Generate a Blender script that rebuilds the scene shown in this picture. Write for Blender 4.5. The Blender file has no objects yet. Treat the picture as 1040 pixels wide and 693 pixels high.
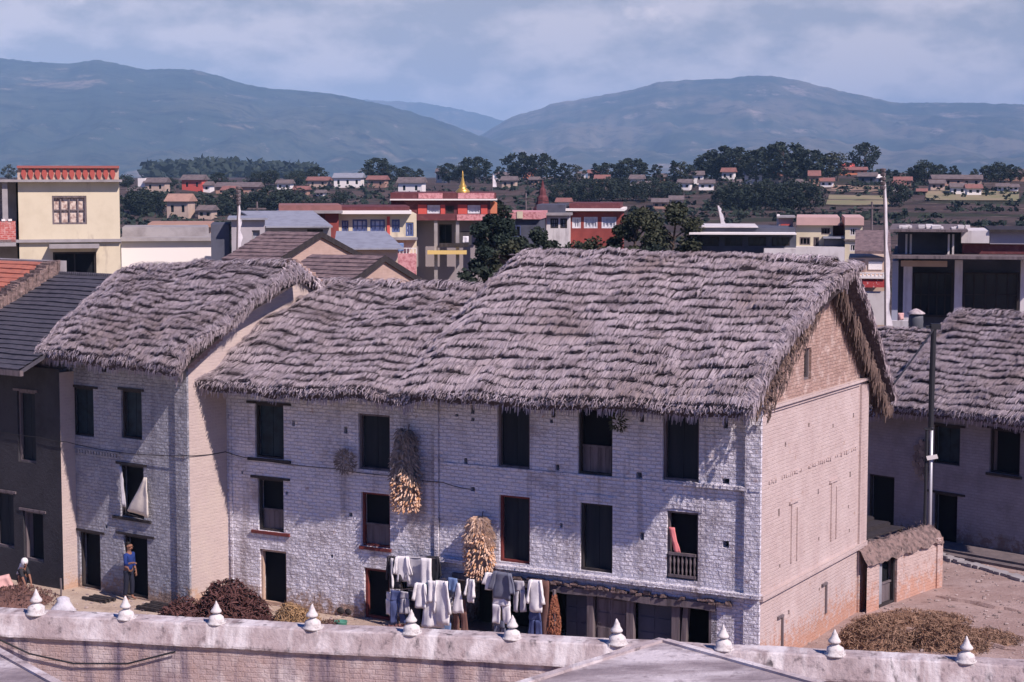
import bpy, bmesh, math, random
from mathutils import Vector, noise, Matrix
random.seed(7)
R = random.random
def U(a, b): return a + (b - a) * random.random()
S = bpy.context.scene
COL = S.collection
PI = math.pi
# ------------------------------------------------------------------ camera
FPX, PITCH, CAMH = 1860.0, math.radians(5.1), 12.4
def ray(px, py):
    dx = (px - 520) / FPX; dy = (346.5 - py) / FPX
    return (dx, math.cos(PITCH) + dy * math.sin(PITCH), -math.sin(PITCH) + dy * math.cos(PITCH))
def at_depth(px, py, Y):
    d = ray(px, py); t = Y / d[1]
    return Vector((d[0] * t, Y, CAMH + d[2] * t))
def at_ground(px, py, z=0.0):
    d = ray(px, py); t = (z - CAMH) / d[2]
    return Vector((d[0] * t, d[1] * t, z))
class Frame:
    """a building's own axes: x along the facade, y into the building, z up"""
    def __init__(s, o, deg):
        s.o = Vector((o[0], o[1], 0)); s.a = math.radians(deg)
        s.ex = Vector((math.cos(s.a), math.sin(s.a), 0)); s.ey = Vector((-math.sin(s.a), math.cos(s.a), 0))
    def at(s, px, py, y=0.0):            # point of the plane local-y = y
        d = Vector(ray(px, py)); k = (s.o.dot(s.ey) + y) / d.dot(s.ey)
        return ((d * k - s.o).dot(s.ex), CAMH + d.z * k)
    def atx(s, px, py, x=0.0):           # point of the plane local-x = x
        d = Vector(ray(px, py)); k = (s.o.dot(s.ex) + x) / d.dot(s.ex)
        return ((d * k - s.o).dot(s.ey), CAMH + d.z * k)
    def rect(s, x0, y0, x1, y1, y=0.0):  # pixel box -> (xa, xb, za, zb)
        a = s.at(x0, y0, y); b = s.at(x1, y1, y); c = s.at(x0, y1, y); e = s.at(x1, y0, y)
        return ((a[0] + c[0]) / 2, (b[0] + e[0]) / 2, (b[1] + c[1]) / 2, (a[1] + e[1]) / 2)
    def world(s, x, y, z=0): return s.o + s.ex * x + s.ey * y + Vector((0, 0, z))

cam = bpy.data.cameras.new('camera'); camo = bpy.data.objects.new('camera', cam); COL.objects.link(camo)
cam.sensor_width = 36; cam.lens = 36 * FPX / 1040; cam.clip_end = 60000; cam.clip_start = 0.1
camo.location = (0, 0, CAMH); camo.rotation_euler = (PI / 2 - PITCH, 0, 0); S.camera = camo

# ------------------------------------------------------------------ materials
def nd(t, typ, **kw):
    n = t.nodes.new(typ)
    for k, v in kw.items():
        if k in n.inputs.keys(): n.inputs[k].default_value = v
        else: setattr(n, k, v)
    return n
def c4(c): return (c[0], c[1], c[2], 1)
def mixc(t, fac, a, b, blend='MIX'):
    m = t.nodes.new('ShaderNodeMix'); m.data_type = 'RGBA'; m.blend_type = blend
    for sock, v in ((m.inputs[0], fac), (m.inputs[6], a), (m.inputs[7], b)):
        if isinstance(v, (int, float)): sock.default_value = v
        elif isinstance(v, tuple): sock.default_value = c4(v)
        else: t.links.new(v, sock)
    return m.outputs[2]
def ramp(t, src, lo, hi):
    m = nd(t, 'ShaderNodeMapRange'); m.clamp = True
    m.inputs[1].default_value = lo; m.inputs[2].default_value = hi
    t.links.new(src, m.inputs[0]); return m.outputs[0]
def noise_tex(t, co, scale, detail=5, rough=.6, stretch=None):
    n = nd(t, 'ShaderNodeTexNoise'); n.inputs['Scale'].default_value = scale
    n.inputs['Detail'].default_value = detail; n.inputs['Roughness'].default_value = rough
    if stretch:
        mp = nd(t, 'ShaderNodeMapping'); mp.inputs['Scale'].default_value = stretch
        t.links.new(co, mp.inputs[0]); co = mp.outputs[0]
    t.links.new(co, n.inputs['Vector']); return n.outputs[0]
def mul(t, a, b, op='MULTIPLY'):
    m = nd(t, 'ShaderNodeMath'); m.operation = op
    for i, v in enumerate((a, b)):
        if isinstance(v, (int, float)): m.inputs[i].default_value = v
        else: t.links.new(v, m.inputs[i])
    return m.outputs[0]
MATS = {}
def mat(name, base, var=(), rough=.9, bump=None, brick=None, island=None, metal=0, low=None, spec=.2, streak=None, grid=None, wave=None):
    """var: (colour, noise scale, lo, hi[, stretch]); bump: (strength, scale[, stretch]);
    brick: (w, h, relief, joint colour, mix); island: colour mixed per loose piece; low: (colour, height, noise scale) stain near the ground"""
    if name in MATS: return MATS[name]
    m = bpy.data.materials.new(name); m.use_nodes = True; t = m.node_tree; MATS[name] = m
    p = t.nodes['Principled BSDF']; p.inputs['Roughness'].default_value = rough; p.inputs['Metallic'].default_value = metal
    p.inputs['Specular IOR Level'].default_value = spec
    tc = nd(t, 'ShaderNodeTexCoord'); ob = tc.outputs['Object']; uv = tc.outputs['UV']
    c = base; hgt = None
    if brick:
        w, h, relief, jc, mx = brick
        b = nd(t, 'ShaderNodeTexBrick'); b.inputs['Scale'].default_value = 1
        b.inputs['Brick Width'].default_value = w; b.inputs['Row Height'].default_value = h
        b.inputs['Mortar Size'].default_value = h * .13; b.inputs['Mortar Smooth'].default_value = .6
        b.inputs['Color1'].default_value = c4(base); b.inputs['Color2'].default_value = c4([v * .8 for v in base]); b.inputs['Mortar'].default_value = c4(jc)
        wob = nd(t, 'ShaderNodeVectorMath'); wob.operation = 'ADD'
        wn = nd(t, 'ShaderNodeTexNoise'); wn.inputs['Scale'].default_value = 2.2; t.links.new(uv, wn.inputs['Vector'])
        ws = nd(t, 'ShaderNodeVectorMath'); ws.operation = 'SCALE'; ws.inputs['Scale'].default_value = .05
        t.links.new(wn.outputs['Color'], ws.inputs[0]); t.links.new(uv, wob.inputs[0]); t.links.new(ws.outputs[0], wob.inputs[1])
        t.links.new(wob.outputs[0], b.inputs['Vector'])
        c = mixc(t, mx, base, b.outputs['Color'])
        inv = mul(t, 1.0, b.outputs['Fac'], 'SUBTRACT')
        hgt = mul(t, inv, mul(t, relief, ramp(t, noise_tex(t, uv, 3.0), .3, .75)))
    for v in var:
        n = noise_tex(t, uv if len(v) > 5 else ob, v[1], stretch=v[4] if len(v) > 4 else None)
        c = mixc(t, ramp(t, n, v[2], v[3]), c, v[0])
    if streak:
        n = noise_tex(t, uv, streak[1], stretch=(1, .06, 1)); c = mixc(t, ramp(t, n, streak[2], streak[3]), c, streak[0])
    if low:
        sx = nd(t, 'ShaderNodeSeparateXYZ'); t.links.new(ob, sx.inputs[0])
        k = ramp(t, sx.outputs['Z'], low[1], low[1] * .1)
        n = ramp(t, mul(t, noise_tex(t, ob, low[2], 10, .8), mul(t, k, .26), 'ADD'), .64, .74)
        c = mixc(t, n, c, low[0])
    if wave:   # stripes on the surface: (axis, scale, colour, relief)
        w = nd(t, 'ShaderNodeTexWave'); w.wave_type = 'BANDS'; w.bands_direction = wave[0]; w.inputs['Scale'].default_value = wave[1]
        w.inputs['Distortion'].default_value = .6; t.links.new(ob, w.inputs['Vector'])
        c = mixc(t, ramp(t, w.outputs['Fac'], .2, .6), wave[2], c)
        hgt = mul(t, w.outputs['Fac'], wave[3])
    if island:
        g = nd(t, 'ShaderNodeNewGeometry'); c = mixc(t, g.outputs['Random Per Island'], c, island)
    if isinstance(c, tuple): p.inputs['Base Color'].default_value = c4(c)
    else: t.links.new(c, p.inputs['Base Color'])
    if bump or hgt is not None:
        bn = nd(t, 'ShaderNodeBump'); bn.inputs['Strength'].default_value = 1; bn.inputs['Distance'].default_value = 1
        h2 = None
        if bump: h2 = mul(t, noise_tex(t, ob, bump[1], 6, .65, bump[2] if len(bump) > 2 else None), bump[0])
        if hgt is not None: h2 = hgt if h2 is None else mul(t, hgt, h2, 'ADD')
        t.links.new(h2, bn.inputs['Height']); t.links.new(bn.outputs[0], p.inputs['Normal'])
    return m
WW = (.56, .54, .56)
m_white = mat('whitewashed_brick', (.75, .73, .79), [((.50, .47, .50), 1.1, .5, .8), ((.42, .28, .24), 3.2, .63, .74), ((.82, .79, .82), 2.3, .5, .8), ((.36, .31, .32), .55, .58, .72)], bump=(.05, 9), brick=(.25, .10, .095, (.42, .385, .42), .5), streak=((.34, .30, .31), 1.4, .55, .70), low=((.36, .25, .2), 1.0, 3))
m_lh = mat('shade_toned_old_limewash', (.40, .405, .45), [((.25, .25, .29), 1.1, .45, .75), ((.28, .2, .18), 3.5, .62, .76), ((.52, .52, .56), 2.3, .52, .78)], bump=(.07, 8), brick=(.25, .10, .09, (.24, .235, .27), .5), low=((.33, .24, .19), 1.1, 3), streak=((.2, .19, .22), 1.3, .55, .72))  # old limewash, darkened and blued to carry the deep shade on this front
m_plaster = mat('clay_limewash', (.50, .405, .375), [((.43, .335, .31), 1.6, .45, .75), ((.36, .25, .22), 9, .67, .76), ((.55, .46, .43), .7, .5, .8), ((.36, .25, .2), 4, .62, .74)], bump=(.02, 14), brick=(.24, .095, .012, (.44, .35, .33), .35), low=((.45, .255, .185), 1.6, 4.5), streak=((.38, .285, .26), 1.1, .56, .76))
m_brick = mat('exposed_brick', (.43, .29, .24), [((.32, .21, .18), 2.4, .45, .7), ((.52, .40, .35), 3, .5, .7), ((.26, .15, .12), 7, .6, .74)], bump=(.03, 14), brick=(.23, .092, .035, (.29, .205, .18), .85))
m_side = mat('side_limewash', (.47, .385, .355), [((.5, .42, .37), 1.5, .45, .75), ((.4, .31, .27), 8, .64, .76)], bump=(.015, 16), brick=(.23, .092, .008, (.5, .42, .38), .4), low=((.44, .3, .22), .9, 3))
m_dwood = mat('dark_wood', (.032, .027, .028), [((.06, .05, .048), 6, .45, .8, (1, 1, .15))], rough=.75)
m_owood = mat('old_grey_wood', (.17, .14, .145), [((.08, .065, .068), 7, .4, .7, (1, 1, .12))], rough=.85, bump=(.006, 20, (1, 1, .1)))
m_rwood = mat('red_painted_wood', (.17, .04, .035), [((.09, .03, .03), 6, .45, .75)], rough=.7)
m_lwood = mat('pale_wood', (.5, .36, .27), [((.38, .27, .2), 6, .4, .75)])
m_dark = mat('dark_interior', (.012, .013, .016), rough=.9, spec=.05)
m_pane = mat('dark_boards', (.02, .024, .03), [((.034, .036, .042), 5, .4, .8, (1, 1, .1))], rough=.8, spec=.1)
m_gpane = mat('greenish_shutter', (.02, .035, .045), [((.012, .016, .02), 4, .4, .7)], rough=.7)
STRAW = dict(rough=.95, spec=.05)
m_thatch = mat('weathered_thatch', (.60, .52, .535), [((.28, .23, .235), 1.3, .52, .74), ((.36, .28, .25), .45, .52, .72), ((.2, .165, .17), 3.5, .6, .75)], island=(.25, .205, .225), **STRAW)
m_tbase = mat('thatch_underlayer', (.07, .055, .06), [((.13, .105, .11), 8, .45, .7, (1, 1, 1))], bump=(.06, 22), **STRAW)  # underlayer colour darkened so the gaps between courses look shaded
m_vthatch = mat('brown_verge_thatch', (.20, .14, .115), [((.1, .075, .068), 3, .45, .7)], island=(.085, .062, .058), **STRAW)  # brown straw, darkened to stand for shadow under the far slope's overhang
m_hay = mat('hay', (.20, .115, .078), [((.07, .04, .032), 1.6, .46, .62)], island=(.30, .195, .135), **STRAW)
m_brush = mat('red_brush', (.075, .036, .034), [((.045, .022, .022), 2, .45, .7)], island=(.125, .062, .057), **STRAW)
m_straw = mat('yellow_straw', (.38, .24, .12), [((.2, .13, .07), 3, .45, .7)], island=(.3, .2, .12), **STRAW)
m_corn = mat('corn_cob', (.52, .27, .12), [((.34, .15, .08), 4, .4, .7)], island=(.72, .54, .42), rough=.7)
m_husk = mat('corn_husk', (.18, .15, .14), [((.1, .08, .08), 3, .4, .7)], island=(.3, .25, .22), **STRAW)
m_phusk = mat('pale_husk', (.62, .45, .34), island=(.5, .33, .22), **STRAW)
m_rust = mat('dried_chillies', (.24, .08, .045), island=(.36, .15, .08), rough=.7)
m_lime = mat('limed_stone', (.45, .385, .38), [((.36, .29, .285), 1.6, .4, .62), ((.13, .105, .11), 4, .56, .7), ((.62, .57, .565), .9, .52, .64), ((.24, .19, .19), 1.2, .58, .7, (1, 1, .35)), ((.64, .60, .59), 1.5, .56, .66, (1, .2, .12)), ((.10, .085, .09), 2.6, .62, .7, (1, 1, .4))], bump=(.03, 9))
m_limebrick = mat('stained_wall_brick', (.46, .36, .34), [((.40, .29, .26), 2, .45, .7), ((.66, .58, .55), 1.1, .5, .7)], bump=(.03, 10), brick=(.3, .11, .015, (.4, .3, .28), .7), streak=((.15, .12, .16), 1.8, .50, .64))
m_finial = mat('white_lime', (.60, .57, .55), [((.34, .30, .29), 5, .52, .7), ((.2, .17, .17), 9, .6, .72)], bump=(.015, 14))
m_terr = mat('terrace_lime', (.33, .28, .285), [((.19, .155, .165), 1.6, .42, .62, (.5, 1.3, 1)), ((.56, .51, .51), 1.1, .50, .66, (.5, 1.3, 1)), ((.24, .2, .205), 5, .55, .7), ((.12, .1, .105), 4, .63, .78)], bump=(.02, 12))
m_mossy = mat('rubble_cap', (.25, .175, .155), [((.1, .075, .07), 6, .42, .66), ((.36, .28, .25), 9, .58, .75)], bump=(.08, 9))
m_tile = mat('dark_tile', (.075, .07, .085), [((.045, .045, .058), 5, .4, .7), ((.13, .115, .12), 9, .6, .8)], rough=.75)
m_tile2 = mat('brown_tile', (.21, .15, .145), [((.08, .06, .065), 4, .4, .7), ((.25, .18, .17), 9, .6, .8)], rough=.8)
m_rtile = mat('red_tile', (.42, .15, .10), [((.25, .1, .08), 5, .45, .75)], rough=.8)
m_metal = mat('grey_sheet', (.33, .34, .37), [((.22, .22, .24), 2, .45, .75)], rough=.5, metal=.2)
m_conc = mat('grey_concrete', (.33, .31, .31), [((.22, .2, .2), 1.2, .4, .7)])
m_yellow = mat('cream_paint', (.60, .535, .39), [((.50, .44, .31), 1, .45, .8), ((.30, .25, .2), 1.6, .58, .78, (1, 1, .25))])
m_wpaint = mat('white_paint', (.60, .57, .56), [((.48, .44, .42), .9, .45, .8), ((.28, .25, .25), 1.5, .56, .76, (1, 1, .22))])
m_red = mat('monastery_red', (.28, .065, .055), [((.19, .045, .04), 1, .4, .7), ((.12, .05, .05), 1.6, .56, .76, (1, 1, .25))])
m_brred = mat('bright_red', (.55, .10, .08))
m_dred = mat('dark_red_frieze', (.12, .04, .045), [((.2, .08, .08), 3, .5, .8)])
m_pink = mat('pink_frieze', (.6, .3, .3), [((.42, .16, .17), 6, .45, .6)])
m_gold = mat('gilt', (.75, .47, .12), rough=.35, metal=.7)
m_blue = mat('blue_wood', (.10, .13, .26))
m_black = mat('black_paint', (.025, .025, .03), rough=.6)
m_bgrey = mat('blue_grey_wall', (.09, .095, .125), [((.06, .065, .085), 1, .4, .7)])
m_glass = mat('dim_glass', (.02, .025, .03), rough=.15, spec=.5)
m_wcurtain = mat('white_curtain', (.72, .72, .74), [((.5, .5, .52), 4, .4, .7, (1, 1, .1))])
m_fbrick = mat('far_brick', (.40, .24, .18), [((.3, .18, .14), .8, .4, .7)])
m_ftan = mat('far_tan', (.50, .38, .30), [((.4, .3, .24), .7, .4, .7)])
m_fwhite = mat('far_white', (.76, .72, .68))
m_forange = mat('far_orange', (.55, .2, .11))
m_froof = mat('far_thatch', (.17, .135, .13), [((.1, .08, .08), 1, .4, .7)])
m_ftile = mat('far_tile', (.26, .12, .10), [((.18, .09, .08), 1, .4, .7)])
m_bark = mat('bark', (.10, .075, .06), [((.06, .045, .04), 6, .4, .7)], bump=(.03, 9))
m_leaf = mat('dark_leaf', (.018, .028, .024), island=(.042, .054, .038), rough=.8, spec=.1)
m_leaf2 = mat('olive_leaf', (.026, .034, .022), island=(.065, .068, .042), rough=.8, spec=.1)
m_leaf3 = mat('pine_leaf', (.014, .024, .022), island=(.032, .046, .034), rough=.8, spec=.1)
m_steel = mat('galvanised_steel', (.5, .5, .52), rough=.45, metal=.4)
m_flag = mat('white_cotton', (.74, .70, .70), [((.55, .52, .54), 2, .45, .7)], rough=.9)

# ------------------------------------------------------------------ mesh builder
class MB:
    def __init__(s): s.v = []; s.f = []; s.uv = []; s.mi = []; s.cur = 0
    def face(s, pts, uv=None, sm=None):
        i = len(s.v); s.v += [tuple(p) for p in pts]; s.f.append(tuple(range(i, i + len(pts)))); s.uv.append(uv); s.mi.append(s.cur)
    def add(s, vs, fs):
        i = len(s.v); s.v += [tuple(p) for p in vs]
        for f in fs: s.f.append(tuple(i + k for k in f)); s.uv.append(None); s.mi.append(s.cur)
    def box(s, x0, x1, y0, y1, z0, z1, jit=0):
        J = lambda: U(-jit, jit) if jit else 0
        v = [(x + J(), y + J(), z + J()) for z in (z0, z1) for y in (y0, y1) for x in (x0, x1)]
        s.add(v, [(0, 2, 3, 1), (4, 5, 7, 6), (0, 1, 5, 4), (1, 3, 7, 5), (3, 2, 6, 7), (2, 0, 4, 6)])
    def obox(s, c, ax, ay, az):       # oriented box: centre and three half-axis vectors
        c, ax, ay, az = map(Vector, (c, ax, ay, az))
        v = [c + ax * i + ay * j + az * k for k in (-1, 1) for j in (-1, 1) for i in (-1, 1)]
        s.add(v, [(0, 2, 3, 1), (4, 5, 7, 6), (0, 1, 5, 4), (1, 3, 7, 5), (3, 2, 6, 7), (2, 0, 4, 6)])
    def tube(s, pts, rad, n=8, cap=True):
        pts = [Vector(p) for p in pts]; rings = []; base = len(s.v)
        if not isinstance(rad, (list, tuple)): rad = [rad] * len(pts)
        for i, p in enumerate(pts):
            d = (pts[min(i + 1, len(pts) - 1)] - pts[max(i - 1, 0)]).normalized()
            a = d.orthogonal().normalized() if abs(d.z) > .99 or i == 0 and abs(d.z) > .9 else d.cross(Vector((0, 0, 1))).normalized()
            b = d.cross(a).normalized()
            for k in range(n):
                q = p + (a * math.cos(2 * PI * k / n) + b * math.sin(2 * PI * k / n)) * rad[i]; s.v.append(tuple(q))
        for i in range(len(pts) - 1):
            for k in range(n):
                s.f.append((base + i * n + k, base + i * n + (k + 1) % n, base + (i + 1) * n + (k + 1) % n, base + (i + 1) * n + k)); s.uv.append(None); s.mi.append(s.cur)
        if cap:
            for r0 in (0, len(pts) - 1):
                s.f.append(tuple(base + r0 * n + k for k in range(n))); s.uv.append(None); s.mi.append(s.cur)
    def lathe(s, prof, c=(0, 0, 0), n=16, sx=1, sy=1, rot=0):
        base = len(s.v)
        for r, z in prof:
            for k in range(n):
                a = 2 * PI * k / n + rot; s.v.append((c[0] + r * sx * math.cos(a), c[1] + r * sy * math.sin(a), c[2] + z))
        for i in range(len(prof) - 1):
            for k in range(n):
                s.f.append((base + i * n + k, base + i * n + (k + 1) % n, base + (i + 1) * n + (k + 1) % n, base + (i + 1) * n + k)); s.uv.append(None); s.mi.append(s.cur)
        for r0 in (0, len(prof) - 1):
            s.f.append(tuple(base + r0 * n + k for k in range(n))); s.uv.append(None); s.mi.append(s.cur)
    def prism(s, poly, y0, y1):        # polygon in x,z pulled from y0 to y1
        n = len(poly)
        v = [(x, y0, z) for x, z in poly] + [(x, y1, z) for x, z in poly]
        s.add(v, [tuple(range(n)), tuple(range(2 * n - 1, n - 1, -1))] + [(i, i + n, (i + 1) % n + n, (i + 1) % n) for i in range(n)])
    def prismx(s, poly, x0, x1):       # polygon in y,z pulled from x0 to x1
        n = len(poly)
        v = [(x0, y, z) for y, z in poly] + [(x1, y, z) for y, z in poly]
        s.add(v, [tuple(range(n)), tuple(range(2 * n - 1, n - 1, -1))] + [(i, i + n, (i + 1) % n + n, (i + 1) % n) for i in range(n)])
    def build(s, name, m, parent=None, smooth=False, loc=None, recalc=True):
        me = bpy.data.meshes.new(name); me.from_pydata(s.v, [], s.f); me.update()
        ms = m if isinstance(m, (list, tuple)) else [m]
        for q in ms: me.materials.append(q)
        if recalc:
            bm = bmesh.new(); bm.from_mesh(me); bmesh.ops.recalc_face_normals(bm, faces=bm.faces); bm.to_mesh(me); bm.free()
        if len(s.v) < 60000:
            uvl = me.uv_layers.new(name='UVMap')
            for p, u in zip(me.polygons, s.uv):
                nn = p.normal
                for li in p.loop_indices:
                    co = me.vertices[me.loops[li].vertex_index].co
                    if u: a = u[0](co); b = u[1](co)
                    elif abs(nn.z) > .75: a, b = co.x, co.y
                    elif abs(nn.x) > abs(nn.y): a, b = co.y, co.z
                    else: a, b = co.x, co.z
                    uvl.data[li].uv = (a, b)
        for p, k in zip(me.polygons, s.mi): p.material_index = k
        if smooth:
            for p in me.polygons: p.use_smooth = True
        o = bpy.data.objects.new(name, me); COL.objects.link(o)
        if parent: o.parent = parent
        if loc is not None: o.location = loc
        return o
def tag(o, label=None, cat=None, group=None, kind=None):
    if label: o['label'] = label
    if cat: o['category'] = cat
    if group: o['group'] = group
    if kind: o['kind'] = kind
    return o
def thing(name, label, cat, loc=(0, 0, 0), rz=0, group=None):
    o = bpy.data.objects.new(name, None); COL.objects.link(o); o.location = loc; o.rotation_euler = (0, 0, rz)
    o.empty_display_size = .2
    return tag(o, label, cat, group)
def kids(o): return [c for c in bpy.data.objects if c.parent == o]
def copy_tree(o, parent=None):
    c = o.copy(); COL.objects.link(c)
    if parent: c.parent = parent
    for ch in kids(o): copy_tree(ch, c)
    return c
def nz(x, y, z=0.0, s=1.0): return noise.noise(Vector((x * s, y * s, z)))

# wall with real openings; plane given by to3(a, z, d): a along, d into the wall
def panel(mb, to3, a0, a1, z0, z1, holes=(), depth=.3):
    As = sorted({a0, a1, *[max(a0, min(a1, h[i])) for h in holes for i in (0, 1)]})
    Zs = sorted({z0, z1, *[max(z0, min(z1, h[i])) for h in holes for i in (2, 3)]})
    inside = lambda a, z: any(h[0] < a < h[1] and h[2] < z < h[3] for h in holes)
    for i in range(len(As) - 1):
        for j in range(len(Zs) - 1):
            a, b, c, d = As[i], As[i + 1], Zs[j], Zs[j + 1]
            if inside((a + b) / 2, (c + d) / 2): continue
            mb.face([to3(a, c, 0), to3(b, c, 0), to3(b, d, 0), to3(a, d, 0)])
    for h in holes:
        a, b, c, d = max(a0, h[0]), min(a1, h[1]), max(z0, h[2]), min(z1, h[3])
        for p, q in (((a, c), (a, d)), ((a, d), (b, d)), ((b, d), (b, c)), ((b, c), (a, c))):
            mb.face([to3(p[0], p[1], 0), to3(q[0], q[1], 0), to3(q[0], q[1], depth), to3(p[0], p[1], depth)])
def fy(y0, sgn=1): return lambda a, z, d: (a, y0 + d * sgn, z)
def fx(x0, sgn=-1): return lambda a, z, d: (x0 + d * sgn, a, z)

# ------------------------------------------------------------------ thatch
def blade(mb, p, q, r, w, side, tip=.35):
    """a straw wisp bent through three points"""
    s1 = side * (w / 2)
    mb.add([p - s1 * .7, p + s1 * .7, q - s1, q + s1, r - s1 * tip, r + s1 * tip], [(0, 1, 3, 2), (2, 3, 5, 4)])
def thatch(name, parent, r0, r1, e0, e1, dens=1.0, course=.33, seed=1, verge=(False, True), thick=.3, sagr=-.06, fringe=1.0, blades_m=None, lump=.07, eave_wob=.1, nose=(0, 0), bend0=(0, 1), bend1=(0, 1)):
    """one slope between ridge r0-r1 and eave e0-e1 (left, right); returns (underlayer, straw)"""
    r0, r1, e0, e1 = map(Vector, (r0, r1, e0, e1))
    La = ((r1 - r0).length + (e1 - e0).length) / 2; Ls = ((e0 - r0).length + (e1 - r1).length) / 2
    A = ((r1 - r0) + (e1 - e0)).normalized(); D = ((e0 - r0) + (e1 - r1)).normalized(); N = A.cross(D).normalized()
    if N.z < 0: N = -N
    def P(a, s, h):
        u = a / La; q = s / Ls
        base = (r0.lerp(r1, u)).lerp(e0.lerp(e1, u), q)
        h += lump * 1.6 * nz(a * .45 + seed * 9, s * .5, 3) + lump * nz(a * 1.3 + seed * 5, s * 1.2, 7)
        h -= sagr * math.sin(PI * min(1, max(0, q))) * 1.5
        base = base + N * h
        qq = max(0, 1 - q)
        if nose[0]: k_ = max(0, u) ** 7 * qq ** 3; base = base + A * nose[0] * k_; base.z -= nose[1] * k_
        if nose[1] < 0: pass
        if bend0[0]: base.z -= bend0[0] * (.2 + .8 * qq) * max(0, 1 - a / bend0[1]) ** 2
        if bend1[0]: base.z -= bend1[0] * (.2 + .8 * qq) * max(0, 1 - (La - a) / bend1[1]) ** 2
        base.z -= .16 * qq ** 6
        base.z += eave_wob * q * nz(a * .5 + seed * 3, 1.7, 2) + .05 * nz(a * .8 + seed, 9, 4) * (1 - q)
        return base
    n = max(3, round(Ls / course)); cs = Ls / n
    th = lambda a: thick * (.25 + .75 * min(1, min(a, La - a) / .55))
    mb = MB(); na = max(4, int(La / .11)); cols = [La * i / na for i in range(na + 1)]
    prev = None
    for k in range(n):
        s1 = (k + 1) * cs
        rows = []
        for a in cols:
            w = .09 * nz(a * 2.0, k * 7.3 + seed, 1) + .04 * nz(a * 6, k * 3.1 + seed, 5) + .15 * nz(a * .45, k * 1.3, 8)
            hh = (.03 + .09 * min(1, max(0, .75 + 1.1 * nz(a * 1.1, k * 2.7 + seed, 4))))
            rows.append((P(a, max(0, k * cs - .06), .015), P(a, s1 - cs * .55 + w * .5, hh * .75), P(a, s1 - .05 + w, hh), P(a, s1 + w, hh * .55), P(a, s1 - .05 + w, .0)))
        i0 = len(mb.v)
        for r in rows: mb.v += [tuple(x) for x in r]
        for i in range(na):
            for j in range(4):
                a = i0 + i * 5 + j; mb.f.append((a, a + 5, a + 6, a + 1)); mb.uv.append(None); mb.mi.append(0)
    # body below the straw: bottom sheet, eave face, verge faces
    for i in range(na):
        a, b = cols[i], cols[i + 1]
        ta, tb_ = -th(a), -th(b)
        mb.face([P(a, 0, ta), P(b, 0, tb_), P(b, Ls * .5, tb_), P(a, Ls * .5, ta)]); mb.face([P(a, Ls * .5, ta), P(b, Ls * .5, tb_), P(b, Ls, tb_), P(a, Ls, ta)])
        mb.face([P(a, Ls, ta), P(b, Ls, tb_), P(b, Ls, .05), P(a, Ls, .05)])
    for a in (0, La):
        for k in range(n): mb.face([P(a, k * cs, -th(a)), P(a, (k + 1) * cs, -th(a)), P(a, (k + 1) * cs, .06), P(a, k * cs, .06)])
    under = mb.build(name, m_tbase, parent, recalc=False)
    sb = MB()
    for k in range(n):
        s1 = (k + 1) * cs
        a = 0.0
        while a < La:
            a += U(.06, .13) / dens
            if a > La: break
            wob = .09 * nz(a * 2.0, k * 7.3 + seed, 1) + .04 * nz(a * 6, k * 3.1 + seed, 5) + .15 * nz(a * .45, k * 1.3, 8)
            g_ = min(1, max(0, .75 + 1.1 * nz(a * 1.1, k * 2.7 + seed, 4))); ch = (.05 + .15 * g_) * U(.7, 1.3); cw = U(.06, .10); ext = wob + U(-.02, .02)
            for b in range(13):
                aa = min(La, max(0, a + U(-cw, cw))); L = U(.30, .46) * min(1.25, cs / .33); sk = U(-.025, .025); t1 = s1 + ext + U(-.06, .025)
                hb = ch * U(.75, 1.1)
                blade(sb, P(aa, max(0.01, t1 - L), .015), P(min(La, max(0, aa + sk * .5)), t1 - L * .42, hb * .86), P(min(La + .1, max(-.1, aa + sk)), t1, hb * U(.7, 1.0)), U(.010, .024), A, .6)
    # loose wisps
    for i in range(int(La * Ls * 8 * dens)):
        a = U(0, La); s = U(.1, Ls - .1); sk = U(-.1, .1); L = U(.2, .5)
        blade(sb, P(a, s, .14), P(min(La, max(0, a + sk * .5)), min(Ls, s + L / 2), .17 + U(0, .04)), P(min(La, max(0, a + sk)), min(Ls, s + L), .13), U(.008, .018), A)
    # eave fringe: hanging ragged ends
    a = 0.0
    while a < La:
        a += U(.006, .02) / dens
        d = U(.02, .12) * fringe * (1 + .8 * nz(a * 1.7, seed, 6)); o = U(-.02, .12)
        p = P(min(a, La), Ls - U(.1, .25), U(-.05, .12)); q = P(min(a, La), Ls + .04, U(-.1, .1)); r = q + D * (d * U(.2, .9)) + Vector((0, 0, -d * U(.3, 1.0))) + A * U(-.08, .08)
        blade(sb, p, q, r, U(.014, .034), A, .5)
        if R() < .5 * fringe:
            q = P(min(a, La), Ls - .02, -thick + U(0, .12)); blade(sb, q + N * .1 - D * .1, q, q + Vector((0, 0, -U(.05, .22))) + D * U(0, .06), U(.02, .05), A)
    # verges
    for flag, a, sg in ((verge[0], 0, -1), (verge[1], La, 1)):
        if not flag: continue
        s = 0.0
        while s < Ls:
            s += U(.004, .012) / dens
            d = U(.03, .15) * (1 + .9 * nz(s * 1.6 + seed, sg * 3, 5)) + .10 * max(0, nz(s * 2.6, seed, 8))
            for j_ in range(4):
                hh = U(-.08, .1); p = P(a - sg * U(.1, .35), max(0, s - .16), hh + .06); q = P(a - sg * U(-.04, .1), s, hh); r = q + A * sg * d * U(-.1, .4) + D * d * U(.3, 1.0) + Vector((0, 0, -d * U(.5, 1.3)))
                blade(sb, p, q, r, U(.018, .045), (D + A * sg * .6).normalized() if R() < .6 else A, .5)
    st = sb.build('straw', blades_m or m_thatch, under, recalc=False)
    return under
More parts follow.
